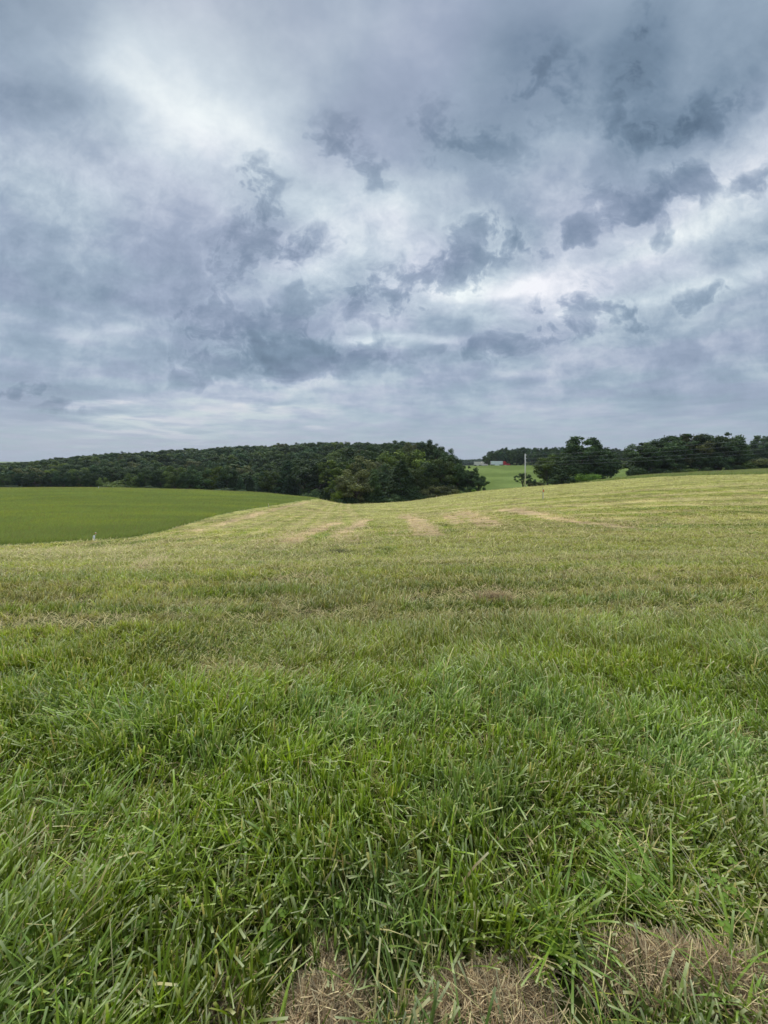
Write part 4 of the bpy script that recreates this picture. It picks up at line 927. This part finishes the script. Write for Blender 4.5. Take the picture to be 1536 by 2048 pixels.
single_blades('dead_leaf', ((700, 1850), [(0, 0, .11, .013, .8, .25, .35, .2, (112, 98, 96)), (.003, 0, .09, .008, .9, .3, .5, .8, (134, 120, 112))]), DRY, 'twisted grey-brown dead leaf standing in the green grass near bottom centre', 'dead leaf')
single_blades('wheat_stubble', ((470, 1385), [(i * .012 - .03, 0, .10, .005, 1.4 + .2 * i, .15 + .03 * i, .1, .1, (216, 196, 140)) for i in range(5)]), DRY, 'few upright straw-coloured stubs in green grass left of centre', 'straw stubs')
# long arching tussocks that stand out in the foreground
def tussock(px, py, n, L, w, label, seed, spread=.03, azc=None):
    R = np.random.default_rng(seed); c = ground_at(px, py); a = R.random(n) * 6.283 if azc is None else azc + R.normal(0, .6, n)
    base = np.stack([c.x + R.normal(0, spread, n), c.y + R.normal(0, spread, n)], 1); z = height(base[:, 0], base[:, 1])
    col = mix3(np.broadcast_to(G_GREEN * 1.3, (n, 3)), G_BLUE * 1.3, R.random(n)) * (.8 + .5 * R.random((n, 1)))
    cut = R.random(n) < .3
    V, Q, C = blades(np.column_stack([base, z - .01]), L * (.6 + .6 * R.random(n)), w * (.7 + .6 * R.random(n)), a, .25 + .5 * R.random(n), .25 + .6 * R.random(n), a + 1.57 + R.normal(0, .5, n), col * .9, col, mix3(col, np.array(lin((215, 220, 170))), cut * .5), 8, cut)
    o = put('grass_tussock', quads_mesh('grass_tussock', V - np.array(c), Q, C), None, GRASS); o.location = c; tag(o, label, 'grass tussock')
tussock(590, 1740, 46, .21, .0075, 'arching tussock of long green blades left of bottom centre', 1)
tussock(1130, 1880, 60, .19, .0080, 'upright tussock of broad green blades above the widest hay heap', 2, .045)
tussock(1330, 1830, 52, .20, .0080, 'leaning tussock of long blades above the swath at lower right', 3, .05, 2.5)
tussock(90, 2000, 46, .17, .0085, 'bright green broad-bladed tussock in the bottom left corner', 4, .05)
tussock(860, 1700, 40, .18, .0070, 'fan of long pale green blades near the bottom centre', 5)
tussock(1460, 1990, 40, .16, .0085, 'green tussock growing through hay in the bottom right corner', 6, .05)
tussock(200, 1640, 40, .18, .0075, 'loose tussock of long blades at lower left', 7, .05)
# weeds with broad leaves
def weed(px, py, s, label, seed):
    R = random.Random(seed); c = ground_at(px, py); r = empty('broadleaf_weed', tuple(c), R.random() * 6); tag(r, label, 'weed')
    cols_ = []
    for i in range(7):
        a = i * 6.283 / 7 + R.uniform(-.3, .3); V = []; Q = []; C = []; L = s * R.uniform(.7, 1.2); el = R.uniform(.3, .9)
        for k in range(7):
            t = k / 6; wd = s * .30 * math.sin(math.pi * min(1, .08 + t * .92)) ** .8; rr = L * t * math.cos(el); z = L * t * math.sin(el) - .5 * L * t * t * .6 + .04
            for sd2, zz2 in ((-1, .12), (0, 0), (1, .12)): V.append((rr * math.cos(a) - sd2 * wd * math.sin(a), rr * math.sin(a) + sd2 * wd * math.cos(a), z + zz2 * wd)); C.append(np.array(lin((104, 136, 44))) * R.uniform(.9, 1.1))
        for k in range(6):
            for j in range(2): b0 = k * 3 + j; Q.append((b0, b0 + 1, b0 + 4, b0 + 3))
        put('leaf', quads_mesh('leaf', np.array(V), np.array(Q), np.array(C), True), r, GRASS)
    part('stem', r, plain_mat('weed_stem', (110, 130, 70)), lambda b: bm_cyl(b, (0, 0, -.02), (0, 0, .05), .004, .003, 8))
weed(1120, 1925, .07, 'small broad-leaved weed between the tussock and the widest hay heap', 1)
weed(540, 1930, .06, 'broad-leaved weed just left of the heap of hay left of centre', 2)
weed(300, 1700, .06, 'broad-leaved weed low in the grass at lower left', 3)
weed(1180, 1800, .06, 'broad-leaved weed between two tussocks at lower right', 4)
weed(80, 1900, .07, 'broad-leaved weed near the left edge above the corner tussock', 5)

# ------------------------------------------------------------------ air
hm = bpy.data.materials.new('haze'); hm.use_nodes = True; T = NT(hm.node_tree); T.n.clear(); ho = T.node('ShaderNodeOutputMaterial')
pv = T.node('ShaderNodeVolumePrincipled'); pv.inputs['Color'].default_value = (.80, .88, 1.0, 1); pv.inputs['Density'].default_value = 0.00009; pv.inputs['Anisotropy'].default_value = 0.0
T.l.new(pv.outputs[0], ho.inputs['Volume'])
bm = bmesh.new(); bm_box(bm, -2600, 2600, -300, 3400, -62, 42); me = bpy.data.meshes.new('haze'); bm.to_mesh(me); bm.free(); tag(put('haze', me, None, hm), kind='stuff')

CW = empty('clover', (0, 0, 0)); CW_V = []; CW_Q = []; CW_C = []
for i in range(3):
    a = i * 2.094; cx_, cy_ = .014 * math.cos(a), .014 * math.sin(a); b0 = len(CW_V); CW_V.append((cx_, cy_, .006)); CW_C.append(lin((124, 150, 62)))
    for k in range(10):
        t = 6.283 * k / 10; rr = .012 * (1 - .18 * (k == 0)); CW_V.append((cx_ + rr * math.cos(t + a), cy_ + rr * math.sin(t + a), .010 + .003 * math.cos(2 * t))); CW_C.append(lin((106, 136, 44)))
    for k in range(10): CW_Q.append((b0, b0 + 1 + k, b0 + 1 + (k + 1) % 10))
lm = quads_mesh('leaflets', np.array(CW_V), np.array(CW_Q), np.array(CW_C), True); lo = put('leaflets', lm, CW, GRASS); lo.location = (0, 0, .12)
st_ = part('stem', CW, bpy.data.materials['weed_stem'], lambda b: bm_cyl(b, (.01, 0, -.02), (0, 0, .125), .0016, .0012, 6))
CR = random.Random(21)
for i in range(46):
    r = CW if i == 0 else CW.copy()
    if i:
        COL.objects.link(r)
        for ch in (lo, st_): c = ch.copy(); COL.objects.link(c); c.parent = r
    px_, cl_ = CR.choice([(250, 0), (560, 1), (1180, 2), (1420, 3)]), 0
    p = ground_at(px_[0] + CR.gauss(0, 70), CR.uniform(1640, 1930)); sc_ = CR.uniform(.55, 1.0)
    r.location = p; r.rotation_euler = (CR.uniform(-.35, .35), CR.uniform(-.35, .35), CR.random() * 6.28); r.scale = (sc_, sc_, CR.uniform(.75, 1.0))
    tag(r, 'tiny three-leaved clover on a thin stem among the foreground grass blades', 'clover', 'clover in the foreground grass')
#END
